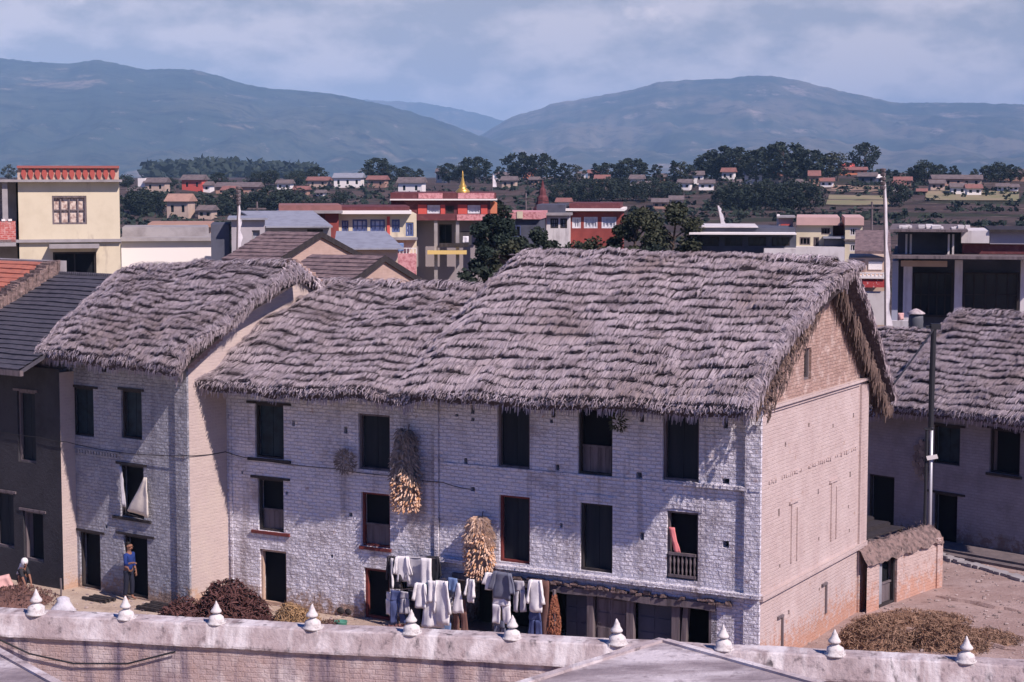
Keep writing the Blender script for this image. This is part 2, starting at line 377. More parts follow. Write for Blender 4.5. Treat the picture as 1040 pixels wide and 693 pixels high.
def ridge_roll(parent, r0, r1, m, rad=.16, seed=3):
    """straw folded over the ridge line"""
    r0, r1 = Vector(r0), Vector(r1); L = (r1 - r0).length; A = (r1 - r0).normalized(); Yd = Vector((0, 0, 1)).cross(A).normalized()
    mb = MB(); n = int(L / .25); ang = [PI * k / 8 - .25 for k in range(9)]
    def ctr(a): return r0 + A * a + Vector((0, 0, .05 * nz(a * .8 + seed, 9, 4) + .05 * nz(a * 2.1, seed, 2)))
    rows = []
    for i in range(n + 1):
        a = L * i / n; c = ctr(a); rr = rad * (1 + .3 * nz(a * 2, seed, 5))
        rows.append([c + Yd * math.cos(t) * rr * 2.3 + Vector((0, 0, math.sin(t) * rr * 1.1 - .08)) for t in ang])
    i0 = len(mb.v)
    for r in rows: mb.v += [tuple(p) for p in r]
    for i in range(n):
        for j in range(8):
            k = i0 + i * 9 + j; mb.f.append((k, k + 1, k + 10, k + 9)); mb.uv.append(None); mb.mi.append(0)
    o = mb.build('ridge', m_tbase, parent, recalc=False)
    sb = MB(); a = 0
    while a < L:
        a += U(.01, .03)
        c = ctr(min(a, L)); sg = random.choice((-1, 1)); h = rad * U(.9, 1.3); d = U(.25, .55); sk = U(-.12, .12)
        blade(sb, c + Yd * -sg * U(0, .15) + Vector((0, 0, h)), c + Yd * sg * d * .5 + A * sk * .4 + Vector((0, 0, h * .75)), c + Yd * sg * d + A * sk + Vector((0, 0, -.05 + U(-.05, .05))), U(.02, .045), A)
    s2 = sb.build('straw', m, o, recalc=False)
    return o

# ------------------------------------------------------------------ openings (parts of houses)
def window(h, r, y, kind='boards', lintel=None, sill=None, fw=.06, name='window', fm=None, axis='y', sg=1, depth=.2):
    """frame set into the opening r=(xa,xb,za,zb); panel behind it; lintel / sill boards proud of the wall"""
    xa, xb, za, zb = r; fm = fm or m_dwood
    def bx(mb, a0, a1, d0, d1, z0, z1):
        d0, d1 = y + d0 * sg, y + d1 * sg
        if axis == 'y': mb.box(a0, a1, min(d0, d1), max(d0, d1), z0, z1)
        else: mb.box(min(d0, d1), max(d0, d1), a0, a1, z0, z1)
    mb = MB(); g = .004
    bx(mb, xa + g, xa + fw, .07, .17, za + g, zb - g); bx(mb, xb - fw, xb - g, .07, .17, za + g, zb - g)
    bx(mb, xa + fw, xb - fw, .07, .17, zb - fw, zb - g); bx(mb, xa + fw, xb - fw, .07, .17, za + g, za + fw)
    if kind == 'lattice':
        for i in range(1, 6): bx(mb, xa + (xb - xa) * i / 6 - .008, xa + (xb - xa) * i / 6 + .008, .1, .13, za + fw, zb - fw)
    if kind == 'boards' and fm is m_dwood and int(abs(xa * 53 + zb * 17)) % 3 == 0: fm = m_owood
    o = mb.build(name, fm, h)
    mb = MB(); pm = {'boards': m_pane, 'green': m_gpane, 'lattice': m_dark, 'dark': m_dark, 'bars': m_dark}.get(kind, m_pane)
    var = int(abs(xa * 37 + za * 91)) % 4 if kind == 'boards' and axis == 'y' else 0
    if var == 1:        # both leaves swung inwards
        bx(mb, xa + g, xb - g, .285, .3, za + g, zb - g); mb.build('pane', m_dark, o)
        for x, k in ((xa + fw + .012, 1), (xb - fw - .012, -1)): mb = MB(); mb.obox((x + k * .02, y + .23 * sg, (za + zb) / 2), (.012, 0, 0), (.012 * k, .055, 0), (0, 0, (zb - za) / 2 - fw)); mb.build('shutter', m_owood, o)
    elif var == 2:      # lower half boarded, upper half open
        bx(mb, xa + g, xb - g, .285, .3, za + g, zb - g); mb.build('pane', m_dark, o)
        mb = MB()
        for i in range(4): bx(mb, xa + fw + (xb - xa - 2 * fw) * i / 4 + .004, xa + fw + (xb - xa - 2 * fw) * (i + 1) / 4 - .004, .18, .21, za + fw, za + (zb - za) * .42)
        bx(mb, xa + fw, xb - fw, .14, .178, za + (zb - za) * .42 - .05, za + (zb - za) * .42); mb.build('shutter', m_owood, o)
    elif kind in ('boards', 'green'):
        mid = (xa + xb) / 2
        bx(mb, xa + fw, mid - .008, .2, .24, za + fw * .5, zb - fw * .5); bx(mb, mid + .008, xb - fw, .2, .24, za + fw * .5, zb - fw * .5)
        mb.build('shutter' if name == 'window' else 'door_leaf', pm, o)
    else:
        bx(mb, xa + g, xb - g, .28, .3, za + g, zb - g); mb.build('pane' if name == 'window' else 'door_leaf', pm, o)
    if kind == 'bars':
        mb = MB()
        for i in range(1, 4): bx(mb, xa + fw, xb - fw, .12, .15, za + (zb - za) * i / 4 - .012, za + (zb - za) * i / 4 + .012)
        mb.build('glazing_bar', m_dwood, o)
    if lintel:
        mb = MB(); bx(mb, xa - lintel, xb + lintel, -.035, .08, zb + .003, zb + .075); mb.build('lintel', fm, o)
    if sill:
        mb = MB(); bx(mb, xa - sill[0], xb + sill[0], -.06, .08, za - .085, za - .003); mb.build('sill', sill[1], o)
    return o
def holes_mesh(h, pts, y, axis='y', sg=1, name='vent_hole'):
    """small putlog holes: dark sunken boxes standing a hair proud"""
    for (a, z, w, hh) in pts:
        mb = MB()
        d0, d1 = (y - .012 * sg, y + .05 * sg)
        if axis == 'y': mb.box(a - w / 2, a + w / 2, min(d0, d1), max(d0, d1), z - hh / 2, z + hh / 2, .008)
        else: mb.box(min(d0, d1), max(d0, d1), a - w / 2, a + w / 2, z - hh / 2, z + hh / 2, .008)
        mb.build(name, m_dark, h)

# ================================================================== THE ROW OF OLD HOUSES
RC = at_depth(773, 560, 45); ROW = Frame((RC.x, RC.y), -29.3)
def row_thing(name, label, cat, x, y, group=None):
    w = ROW.world(x, y); t = thing(name, label, cat, w, ROW.a, group); t['ox'] = x; t['oy'] = y; return t
def sub(F, x, y): return Frame(F.world(x, y), math.degrees(F.a))

# ---- main house (corner house): origin = its front right corner
MH = thing('thatched_house', 'largest whitewashed brick house with tall thatched roof and sunlit gable end', 'house', ROW.world(0, 0), ROW.a, 'thatched houses in the row')
Fm = ROW
X0 = -9.4; DEP = 8.05
up = [Fm.rect(505, 408, 538, 476), Fm.rect(587, 412, 622, 483), Fm.rect(673, 418, 710, 489)]
mid = [Fm.rect(507, 504, 538, 572), Fm.rect(589, 512, 622, 581), Fm.rect(677, 520, 709, 589)]
for q in up + mid: pass
shop = (-8.95, -1.32, 0.0, 1.62)
def px_hole(F, px, py, w, h, y=0): a = F.at(px, py, y); return (a[0] - w / 2, a[0] + w / 2, a[1] - h / 2, a[1] + h / 2)
vents = [px_hole(Fm, *q) for q in ((480, 416, .12, .24), (480, 426, .1, .1), (562, 420, .12, .22), (560, 428, .09, .1), (652, 425, .12, .2), (737, 430, .13, .26),
         (473, 469, .1, .2), (566, 475, .12, .16), (649, 483, .16, .16), (737, 489, .2, .14), (480, 497, .14, .12), (652, 545, .12, .2), (737, 553, .18, .18), (570, 534, .08, .12), (464, 422, .1, .07))]
mb = MB(); panel(mb, fy(0), X0, 0, -.3, 7.0, up + mid + [shop] + vents, .3); mb.build('facade_wall', m_white, MH)
# gable side wall with window; brick triangle above
def Gy(px, py): return Fm.atx(px, py)
gw = (2.95, 3.5, 7.1, 7.95)
mb = MB()
gv = [(y - w / 2, y + w / 2, z - h / 2, z + h / 2) for y, z, w, h in ((1.6, 5.6, .1, .12), (3.3, 5.9, .12, .1), (5.2, 5.65, .1, .12), (6.9, 5.75, .1, .12), (1.2, 3.9, .12, .2), (4.1, 4.0, .1, .14), (6.7, 4.1, .12, .16), (1.3, 2.5, .1, .1), (4.2, 2.7, .09, .1), (6.7, 2.5, .09, .1), (2.0, 1.15, .12, .12), (4.3, 1.3, .1, .1), (6.6, 3.2, .1, .1))]
panel(mb, fx(0), 0, DEP, -.3, 6.6, gv, .3); mb.build('gable_wall', m_plaster, MH)
mb = MB(); AP = 4.45
panel(mb, fx(-.03), 2.4, 4.2, 6.6, 8.6, [gw], .25)
T = lambda y: 6.76 + 3.6 * (y + 1.18) / 5.63 - .42 if y < AP else 9.9 - 3.45 * (y - AP) / (DEP - AP)
for a, b, z0 in ((0.0, 1.2, 6.6), (1.2, 2.4, 6.6), (2.4, 3.2, 8.6), (3.2, 4.2, 8.6), (4.2, AP, 6.6), (AP, 6, 6.6), (6, 7, 6.6), (7, DEP, 6.6)):
    if a == 2.4:   # below the slope the rectangle already covers; cap above
        mb.face([(-.03, 2.4, 8.6), (-.03, 3.2, 8.6), (-.03, 3.2, max(8.6, T(3.2) + .1)), (-.03, 2.4, max(8.6, T(2.4) + .1))]); continue
    mb.face([(-.03, a, z0), (-.03, b, z0), (-.03, b, T(b) + .1), (-.03, a, T(a) + .1)])
mb.build('gable_brick', m_brick, MH)
w = window(MH, gw, -.03, 'bars', axis='x', sg=-1, fm=m_owood)
mb = MB(); mb.box(X0 + .3, 0 - .35, DEP - .3, DEP, -.3, 6.6); mb.box(X0 + .01, X0 + .3, .3, DEP - .3, -.3, 6.6); mb.build('back_wall', m_white, MH)
# corner pilasters and string courses
mb = MB(); mb.box(-.42, -.002, -.09, .02, -.3, 6.95); mb.build('corner_pilaster', m_white, MH)
mb = MB(); mb.box(-.02, .06, DEP - .62, DEP + .002, -.3, 6.55); mb.build('gable_pilaster', m_plaster, MH)
mb = MB(); n = 46
for i in range(n):      # ledge of bricks between ground floor and first floor
    a = -9.36 + 9.4 * i / n; mb.box(a, a + 9.4 / n - .004, -.17 - U(0, .03), .03, 1.93 + U(-.008, .008), 2.03 + U(-.012, .012))
mb.build('ledge', m_white, MH)
mb = MB()
for i in range(22):     # broken course at the second floor, right part
    a = -2.1 + 2.1 * i / 22; mb.box(a, a + .088, -.085 - U(0, .03), .03, 4.62 + U(-.01, .01), 4.72 + U(-.01, .01))
for i in range(60):
    a = -9.3 + 7.2 * i / 60; mb.box(a, a + .1205, -.012 - U(0, .03), .03, 4.60 + U(-.012, .012), 4.66 + U(-.012, .012))
mb.build('string_course', m_white, MH)
mb = MB()
mb.box(-.02, .10, -.08, DEP, 1.86, 2.0); mb.box(-.02, .05, .3, DEP - .7, 6.56, 6.66); mb.box(-.02, .12, -.02, DEP + .05, 6.66, 6.74)
for i in range(48):
    y = .3 + 7.2 * i / 48
    if R() < .75: mb.box(-.02, .025 + U(0, .02), y, y + U(.06, .13), 4.76 + U(-.02, .02), 4.82 + U(-.01, .02))
mb.build('gable_ledge', m_plaster, MH)
for (y0, z0, hgt) in ((2.05, 2.45, 1.55), (5.1, 2.5, 1.6)):   # blind window outlines
    mb = MB()
    mb.box(-.02, .035, y0, y0 + .09, z0, z0 + hgt); mb.box(-.02, .035, y0 + .42, y0 + .5, z0, z0 + hgt * .9); mb.box(-.02, .05, y0 - .15, y0 + .5, z0 + hgt + .004, z0 + hgt + .07)
    mb.build('blind_window', m_plaster, MH)
for (y0, z0, hgt) in ((1.45, .35, .8), (4.75, .55, .8)):
    mb = MB(); mb.box(-.02, .05, y0, y0 + .08, z0, z0 + hgt); mb.box(-.02, .06, y0 - .3, y0 + .08, z0 + hgt + .004, z0 + hgt + .06); mb.build('blind_doorway', m_owood, MH)
for i, r in enumerate(up): window(MH, r, 0, 'boards')
window(MH, mid[0], 0, 'boards', fm=m_rwood); window(MH, mid[1], 0, 'boards')
wl = window(MH, mid[2], 0, 'dark', fm=m_owood)
mb = MB(); xa, xb, za, zb = mid[2]    # balustrade in the right window
mb.box(xa + .06, xb - .06, -.02, .05, za + .62, za + .69); mb.box(xa + .06, xb - .06, -.02, .05, za + .05, za + .12)
for i in range(7):
    a = xa + .1 + (xb - xa - .2) * i / 6; mb.lathe([(.018, 0), (.03, .1), (.018, .2), (.034, .33), (.018, .5)], (a, .015, za + .12), 6)
mb.build('balustrade', m_owood, wl)
for xa, xb, za, zb in (mid[1], mid[2]):      # shallow brick arches over openings
    mb = MB()
    for i in range(11):
        a = xa - .12 + (xb - xa + .24) * i / 11; mb.box(a, a + (xb - xa + .24) / 11 - .004, -.02 - .006 * (i % 2), .05, zb + .02 + .07 * math.sin(PI * (i + .5) / 11), zb + .2 + .05 * math.sin(PI * (i + .5) / 11))
    mb.build('brick_arch', m_white, MH)
# timber shop front: beam, posts, doors
mb = MB(); N = 30
for i in range(N):
    a = -8.95 + 7.75 * i / N; z = 1.56 + .04 * nz(a * .8, 3); mb.box(a, a + 7.75 / N + .006, -.1 - .02 * nz(a, 9), .14, z - .09 + .0007 * (i % 3), z + .09)
mb.build('beam', m_owood, MH)
mb = MB()
for i in range(70):
    a = -8.0 + 7.2 * R(); mb.obox((a, -.07 - U(0, .04), 1.67 + U(0, .09)), (U(.04, .11), U(-.01, .01), U(-.01, .02)), (0, .05, 0), (0, 0, U(.018, .035)))
mb.box(-8.1, -.75, -.06, .05, 1.654, 1.70); mb.build('rubble_course', m_mossy, MH)
def post(px0, px1, lean=0):
    a = Fm.at(px0, 630)[0]; b = Fm.at(px1, 630)[0]
    mb = MB(); mb.obox(((a + b) / 2, .08, .76), ((b - a) / 2, 0, 0), (0, .08, 0), (lean, 0, .76)); mb.build('post', m_owood, MH)
for a, b, l in ((596, 602, 0), (636, 643, 0), (682, 690, 0), (692, 697, .05), (720, 728, 0), (542, 548, 0), (500, 506, 0)): post(a, b, l)
def leaf(px0, px1, m, y, lab=None):
    a = Fm.at(px0, 630)[0]; b = Fm.at(px1, 630)[0]; mb = MB(); mb.box(a, b, y, y + .05, 0.02, 1.48); mb.cur = 0
    w = (b - a) / 2
    for k in (0, 1):
        for z0, z1 in ((.12, .62), (.72, 1.02), (1.1, 1.38)): mb.box(a + k * w + .06, a + (k + 1) * w - .05, y - .02, y, z0, z1)
    mb.build('door_leaf', m, MH)
leaf(603, 635, m_owood, .16); leaf(644, 681, m_bgrey, .26); leaf(570, 595, m_bgrey, .3)
mb = MB(); mb.box(-8.95, -1.32, 1.4, 1.45, -.1, 1.65); mb.box(-8.95, -1.32, .3, 1.4, 1.62, 1.66); mb.build('shop_back', m_dark, MH)
# roof
EZ = 6.60
rf = thatch('thatched_roof', MH, (-10.05, 4.45, 10.47), (.45, 4.45, 10.46), (-10.2, -1.18, 6.72), (.22, -1.18, 6.78), course=.36, seed=1, verge=(False, True), lump=.07, fringe=.8, nose=(.62, .22), bend0=(.95, 1.5))
bk = thatch('back_slope', MH, (.75, 4.45, 10.2), (-10.05, 4.45, 10.30), (.5, 9.2, 6.05), (-10.0, 9.2, 6.05), dens=.35, course=.5, seed=2, verge=(True, False), lump=.06)
ridge_roll(MH, (-9.2, 4.45, 10.22), (.25, 4.45, 10.2), m_thatch, rad=.13)
# ragged brown verge over the gable (far slope) and under the ridge end
sb = MB()
for i in range(2600):
    q = R(); y = 4.4 + 4.9 * q; z = 10.25 - 4.3 * q
    L = U(.2, .55) * (1.1 - .3 * q); x = U(-.1, .42)
    p = Vector((x - .1, y + U(-.15, .1), z - U(0, .3))); d = Vector((U(-.05, .25), U(-.1, .35), -1)) * L
    blade(sb, p, p + d * .5 + Vector((.05, .0, .06)), p + d, U(.025, .06), Vector((.6, .8, 0)))
for i in range(900):
    q = R() ** 1.2; y = 4.5 - 5.2 * q; z = 10.2 - 3.45 * q
    L = U(.1, .34) * (1.2 - .5 * q); p = Vector((U(-.1, .42), y + U(-.1, .1), z - U(0, .2))); d = Vector((U(0, .2), U(-.3, .1), -1)) * L
    blade(sb, p, p + d * .5 + Vector((.04, 0, .05)), p + d, U(.025, .05), Vector((.6, .8, 0)))
sb.build('verge_thatch', m_vthatch, MH, recalc=False)

# ---- middle house
MI = thing('thatched_house', 'lower whitewashed house with thatched roof between the two taller thatched houses', 'house', ROW.world(0, 0), ROW.a, 'thatched houses in the row')
XL = -16.87
iu = [Fm.rect(259, 411, 288, 466), Fm.rect(364, 421, 396, 478)]
il = [Fm.rect(262, 487, 288, 540), Fm.rect(367, 501, 396, 556)]
idr = [Fm.rect(264, 559, 291, 617), Fm.rect(370, 578, 396, 643)]
idr = [(a, b, .02, d) for a, b, c, d in idr]
dk = (Fm.at(405, 600)[0], -9.55, 0.02, 1.6)
iv = [px_hole(Fm, *q) for q in ((233, 423, .1, .14), (298, 430, .1, .16), (351, 437, .12, .2), (291, 501, .08, .1), (356, 523, .12, .12), (246, 480, .07, .08), (337, 565, .09, .1))]
mb = MB(); panel(mb, fy(0), XL, X0 - .01, -.3, 6.85, iu + il + idr + [dk] + iv, .3); mb.build('facade_wall', m_white, MI)
mb = MB(); mb.box(XL, X0 - .02, DEP - .8, DEP - .5, -.3, 6.4); mb.build('back_wall', m_white, MI)
mb = MB(); mb.box(X0 - .14, X0 - .015, -.05, .03, -.2, 6.4); mb.build('pilaster', m_white, MI); mb = MB(); mb.box(XL + .28, XL + .36, -.03, .03, 0, 6.4); mb.build('pilaster', m_white, MI)
window(MI, iu[0], 0, 'green', lintel=.28, sill=(.25, m_dwood)); window(MI, iu[1], 0, 'boards')
window(MI, il[0], 0, 'boards', lintel=.24, sill=(.22, m_rwood)); window(MI, il[1], 0, 'boards', sill=(.05, m_rwood), fm=m_rwood)
d = window(MI, idr[0], 0, 'dark', name='door', fm=m_lwood, fw=.07); d['label'] = 'dark doorway with pale timber jambs'
d = window(MI, idr[1], 0, 'dark', name='door', fm=m_rwood, fw=.08); d['label'] = 'dark doorway with red painted frame'
d = window(MI, dk, 0, 'dark', name='door', fm=m_dwood)
mb = MB(); mb.box(dk[0] - .15, dk[1] + .1, -.09, .1, 1.62, 1.78); mb.build('lintel', m_dwood, MI)
RI = 9.3
rf = thatch('thatched_roof', MI, (-16.55, 4.4, RI), (-9.8, 4.4, RI), (-16.95, -1.2, 6.52), (-9.6, -1.18, 6.55), course=.36, seed=4, verge=(True, False), lump=.12, bend0=(.25, 1.2))
thatch('back_slope', MI, (-9.8, 4.4, RI - .04), (-16.6, 4.4, RI - .04), (-9.8, 8.6, 6.0), (-16.6, 8.6, 6.0), dens=.3, course=.5, seed=5, verge=(False, False))
ridge_roll(MI, (-16.3, 4.4, RI - .16), (-9.9, 4.4, RI - .14), m_thatch, seed=8)

# ---- left house, standing 1.5 m forward
LH = thing('thatched_house', 'whitewashed house with thatched roof standing forward at the left end of the row', 'house', ROW.world(0, 0), ROW.a, 'thatched houses in the row')
YL = -1.5; LX = -22.5
LROT = 6.5; cw_ = ROW.world(XL, YL); FL = Frame((0, 0), -29.3 - LROT); FL = Frame(cw_ - FL.ex * XL - FL.ey * YL, -29.3 - LROT)
LH.location = FL.o; LH.rotation_euler = (0, 0, FL.a)
lr = lambda a, b, c, d: FL.rect(a, b, c, d, YL)
lw = [lr(72, 394, 95, 443), lr(123, 397, 144, 446), lr(122, 473, 146, 526)]
ld = [lr(81, 541, 102, 597), lr(126, 545, 150, 605)]
ld = [(a, b, .03, d) for a, b, c, d in ld]
lv = [px_hole(FL, 104, 372, .35, .35, YL), px_hole(FL, 108, 535, .1, .1, YL)]
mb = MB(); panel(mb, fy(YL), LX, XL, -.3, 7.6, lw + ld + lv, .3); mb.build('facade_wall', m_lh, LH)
mb = MB(); top = [(-1.5, 7.2), (-.6, 7.75), (.75, 8.65), (1.95, 9.25), (2.9, 9.9), (4.3, 9.0), (6.6, 7.0)]
for (ya, za), (yb, zb) in zip(top, top[1:]): mb.face([(XL, ya, -.3), (XL, yb, -.3), (XL, yb, zb), (XL, ya, za)])
mb.build('side_wall', m_side, LH)
mb = MB()
for (ya, za), (yb, zb) in zip(top, top[1:]):      # crumbling brick edge of the gable
    k = int((yb - ya) / .12)
    for i in range(k):
        q = i / k; y = ya + (yb - ya) * q; z = za + (zb - za) * q; mb.box(XL - .32, XL + .03 + U(-.02, .05), y, y + .2, z - .22 + U(-.02, .02), z + .03 + U(0, .07), .012)
mb.build('gable_coping', m_brick, LH)
mb = MB(); mb.box(XL - .5, XL - .002, YL - .07, YL + .02, -.3, 6.9)
mb.build('corner_pilaster', m_lh, LH)
mb = MB(); mb.box(LX, XL - .01, 6.3, 6.6, -.3, 7); mb.box(LX, LX + .3, YL + .31, 6.3, -.3, 7); mb.build('back_wall', m_white, LH)
mb = MB()
for i in range(17):
    a = -21.95 + 2.1 * i / 17; mb.box(a, a + .07, YL - .05, YL + .02, 4.14, 4.25)
mb.box(-22.05, -19.75, YL - .06, YL + .02, 4.254, 4.30); mb.build('dentil_course', m_lh, LH)
window(LH, lw[0], YL, 'green', lintel=.2, fm=m_dwood); window(LH, lw[1], YL, 'green', lintel=.1); window(LH, lw[2], YL, 'dark', lintel=.14, sill=(.3, m_dwood))
d = window(LH, ld[0], YL, 'dark', name='door', lintel=.2); d = window(LH, ld[1], YL, 'dark', name='door', lintel=.3)
rf = thatch('thatched_roof', LH, (-24.0, 2.75, 9.70), (-16.6, 2.75, 10.02), (-22.1, -2.55, 7.38), (-16.15, -2.55, 7.12), course=.31, seed=11, verge=(True, True), lump=.11, nose=(.5, .12), bend1=(.2, 1.0), bend0=(.2, 1.5))
thatch('back_slope', LH, (-16.6, 2.75, 9.95), (-24.0, 2.75, 9.6), (-16.6, 7.1, 6.6), (-22.6, 7.1, 6.6), dens=.35, course=.5, seed=12, verge=(True, True))
ridge_roll(LH, (-23.6, 2.75, 9.46), (-16.8, 2.75, 9.80), m_thatch, seed=15, rad=.16)
sb = MB()
for i in range(420):       # brown straw hanging over the gable at the ridge end
    q = U(-.3, .45); y = 2.75 - 4.6 * q if q > 0 else 2.75 - 6 * q; z = 9.95 - 2.4 * q if q > 0 else 9.95 + 3.6 * q
    L = U(.1, .3); p = Vector((-16.72 + U(-.15, .15), y, z - U(0, .25))); d = Vector((U(0, .35), U(-.2, .1), -1)) * L
    blade(sb, p, p + d * .5 + Vector((.06, 0, .06)), p + d, U(.03, .06), Vector((.5, .8, 0)))
sb.build('verge_thatch', m_thatch, LH, recalc=False)

# ---- tiled house at the left edge
TH = thing('tiled_house', 'dark house with sloping grey tiled roof beside the left thatched house', 'house', FL.o, FL.a)
YT = -2.05; TX0, TX1 = -32, -21.75
tr_ = lambda a, b, c, d: FL.rect(a, b, c, d, YT)
tw = [tr_(18, 398, 36, 470), tr_(-6, 500, 14, 556), tr_(24, 520, 44, 570), tr_(-30, 410, -8, 470)]
mb = MB(); panel(mb, fy(YT), TX0, TX1, -.3, 6.7, tw, .3); mb.build('facade_wall', mat('shade_toned_plaster', (.045, .043, .05), [((.025, .024, .028), 1.2, .45, .75)], bump=(.02, 12)), TH)  # near-black wall colour stands in for the deep shade on this front
mb = MB(); panel(mb, fx(TX1), YT, YL + .02, -.3, 6.6); mb.build('side_wall', m_side, TH); mb = MB(); mb.box(TX0, TX1 - .02, 5.5, 5.8, -.3, 6.5); mb.box(TX0, TX0 + .3, YT + .31, 5.5, -.3, 6.5); mb.build('back_wall', m_side, TH)
for r in tw: window(TH, r, YT, 'boards', lintel=.15)
def tile_roof(h, name, x0, x1, y0, z0, y1, z1, m, rows, th=.14, amp=.02, sk=0):
    """overlapping rows of tiles from eave (y0,z0) to ridge (y1,z1)"""
    mb = MB(); n = rows; dy, dz = (y1 - y0) / n, (z1 - z0) / n; nx = max(3, int((x1 - x0) / .3))
    dl = math.hypot(dy, dz); ny, nzv = -dz / dl, abs(dy / dl)
    if dy < 0: ny = dz / dl
    for k in range(n):
        i0 = len(mb.v)
        for i in range(nx + 1):
            x = x0 + (x1 - x0) * i / nx; j = U(-amp, amp); wv = .03 * nz(x * .7, k * .35, 3)
            for (q, h2) in ((-.12, .002), (-.10, .055), (1.05, .012)):
                yy = y0 + dy * (k + q) + ny * (h2 + wv); zz = z0 + dz * (k + q) + nzv * (h2 + wv) + j * .25
                mb.v.append((x, yy, zz))
        for i in range(nx):
            for q in range(2):
                a = i0 + i * 3 + q; mb.f.append((a, a + 3, a + 4, a + 1)); mb.uv.append(None); mb.mi.append(0)
    mb.add([(x0, y0, z0 - .004), (x1, y0, z0 - .004), (x1, y1, z1 - .004), (x0, y1, z1 - .004), (x0, y0, z0 - th), (x1, y0, z0 - th), (x1, y1, z1 - th), (x0, y1, z1 - th)],
           [(4, 5, 6, 7), (0, 1, 5, 4), (1, 2, 6, 5), (3, 0, 4, 7)])
    return mb.build(name, m, h, recalc=False)
tile_roof(TH, 'tiled_roof', -26.6, -21.75, -3.5, 6.80, 2.1, 9.22, m_tile, 22)
tile_roof(TH, 'back_slope', -26.6, -21.8, 6.2, 6.6, 2.12, 9.21, m_tile, 14)
mb = MB()
for i in range(34):
    a = -26.5 + 3.5 * i / 34; mb.lathe([(.0, 0), (.07, .02), (.05, .1), (0, .12)], (a, 2.1, 9.2), 6)
mb.build('ridge_tiles', m_tile, TH)
mb = MB()
for i in range(70):         # mossy party-wall coping
    q = i / 70; y = -3.5 + 5.6 * q; z = 6.9 + 2.6 * q; mb.box(-27.05, -26.52, y, y + .12, z - .5, z + .22 + U(-.05, .06), .03)
mb.build('party_wall_coping', m_mossy, TH)
mb = MB(); mb.box(-26.5, -21.7, -3.55, -3.42, 6.62, 6.78); mb.build('eave_board', m_owood, TH)
RT = thing('tiled_house', 'red tiled roof of the house beyond the mossy coping at the left edge', 'house', FL.o, FL.a)
tile_roof(RT, 'tiled_roof', -34, -27.1, -3.4, 6.6, 2.6, 9.6, m_rtile, 22)
mb = MB(); mb.box(-34, -27.1, 2.5, 2.9, 0, 9.62); mb.build('back_wall', m_conc, RT)

# ---- right thatched house
RH0 = at_depth(945, 545, 61.6); RF = Frame((RH0.x, RH0.y), -48.5)
RH = thing('thatched_house', 'shaded thatched house on the far right across the lane behind the pole', 'house', RF.o, RF.a)
rr = lambda a, b, c, d: RF.rect(a, b, c, d, 0)
rw = [rr(948, 433, 975, 472), rr(1005, 437, 1036, 482)]
rd = [(q[0], q[1], .02, q[3]) for q in (rr(948, 502, 972, 550), rr(882, 483, 908, 540))]
mb = MB(); panel(mb, fy(0), -7.5, 6.5, -.5, 4.75, rw + rd, .3); mb.build('facade_wall', mat('shade_grey_limewash', (.30, .285, .31), [((.19, .175, .19), 1.1, .45, .75)], bump=(.02, 12), brick=(.25, .1, .015, (.22, .2, .22), .5), low=((.17, .13, .12), 1.2, 3)), RH)  # wash made darker so the colour carries this wall's shade
mb = MB(); mb.box(-7.5, 6.5, 7, 7.3, -.5, 4.6); mb.box(-7.5, -7.2, .31, 7, -.5, 4.6); mb.box(6.2, 6.5, .31, 7, -.5, 4.6); mb.build('back_wall', m_white, RH)
window(RH, rw[0], 0, 'green', lintel=.2); window(RH, rw[1], 0, 'boards', lintel=.3, sill=(.1, m_dwood))
window(RH, rd[0], 0, 'dark', name='door', lintel=.3); window(RH, rd[1], 0, 'dark', name='door')
mb = MB(); mb.box(-7.5, 6.5, -1.25, -.01, -.4, .16, .01); mb.box(-7.5, 6.5, -1.6, -1.27, -.4, .09); mb.build('plinth', mat('shade_toned_plinth', (.16, .13, .13), [((.1, .085, .09), 2, .4, .7)], bump=(.03, 6)), RH)  # dark plinth colour fills out the strip of ground shade before the house
thatch('thatched_roof', RH, (-1.55, 3.5, 7.75), (6.9, 3.5, 7.7), (-1.55, -.95, 4.62), (6.9, -.95, 4.72), course=.3, seed=21, verge=(True, True), lump=.07)
thatch('wing_roof', RH, (-8.0, 3.5, 7.0), (-1.5, 3.5, 7.05), (-8.0, -.9, 4.4), (-1.5, -.9, 4.4), course=.3, seed=23, verge=(True, False), lump=.07)
thatch('back_slope', RH, (6.9, 3.5, 7.66), (-1.55, 3.5, 7.7), (6.9, 7.8, 4.5), (-1.55, 7.8, 4.5), dens=.3, course=.5, seed=22, verge=(True, True))
ridge_roll(RH, (-1.5, 3.5, 7.68), (6.9, 3.5, 7.64), m_thatch, seed=25, rad=.12)
mb = MB()
for k in range(26):
    a = k * 2.399; rr_ = .3 * math.sqrt(k / 26); p = RF.at(938, 466); mb.obox((p[0] + rr_ * math.cos(a), -.1, p[1] + 2.2 * rr_ * math.sin(a)), (.07, 0, .03), (0, .06, 0), (-.03, 0, .09))
hb = mb.build('hanging_bundle', m_husk); hb.location = RF.o; hb.rotation_euler = (0, 0, RF.a); tag(hb, 'dark dried bundle hanging on the shaded wall behind the pole', 'bundle')
for w in ():
    pass

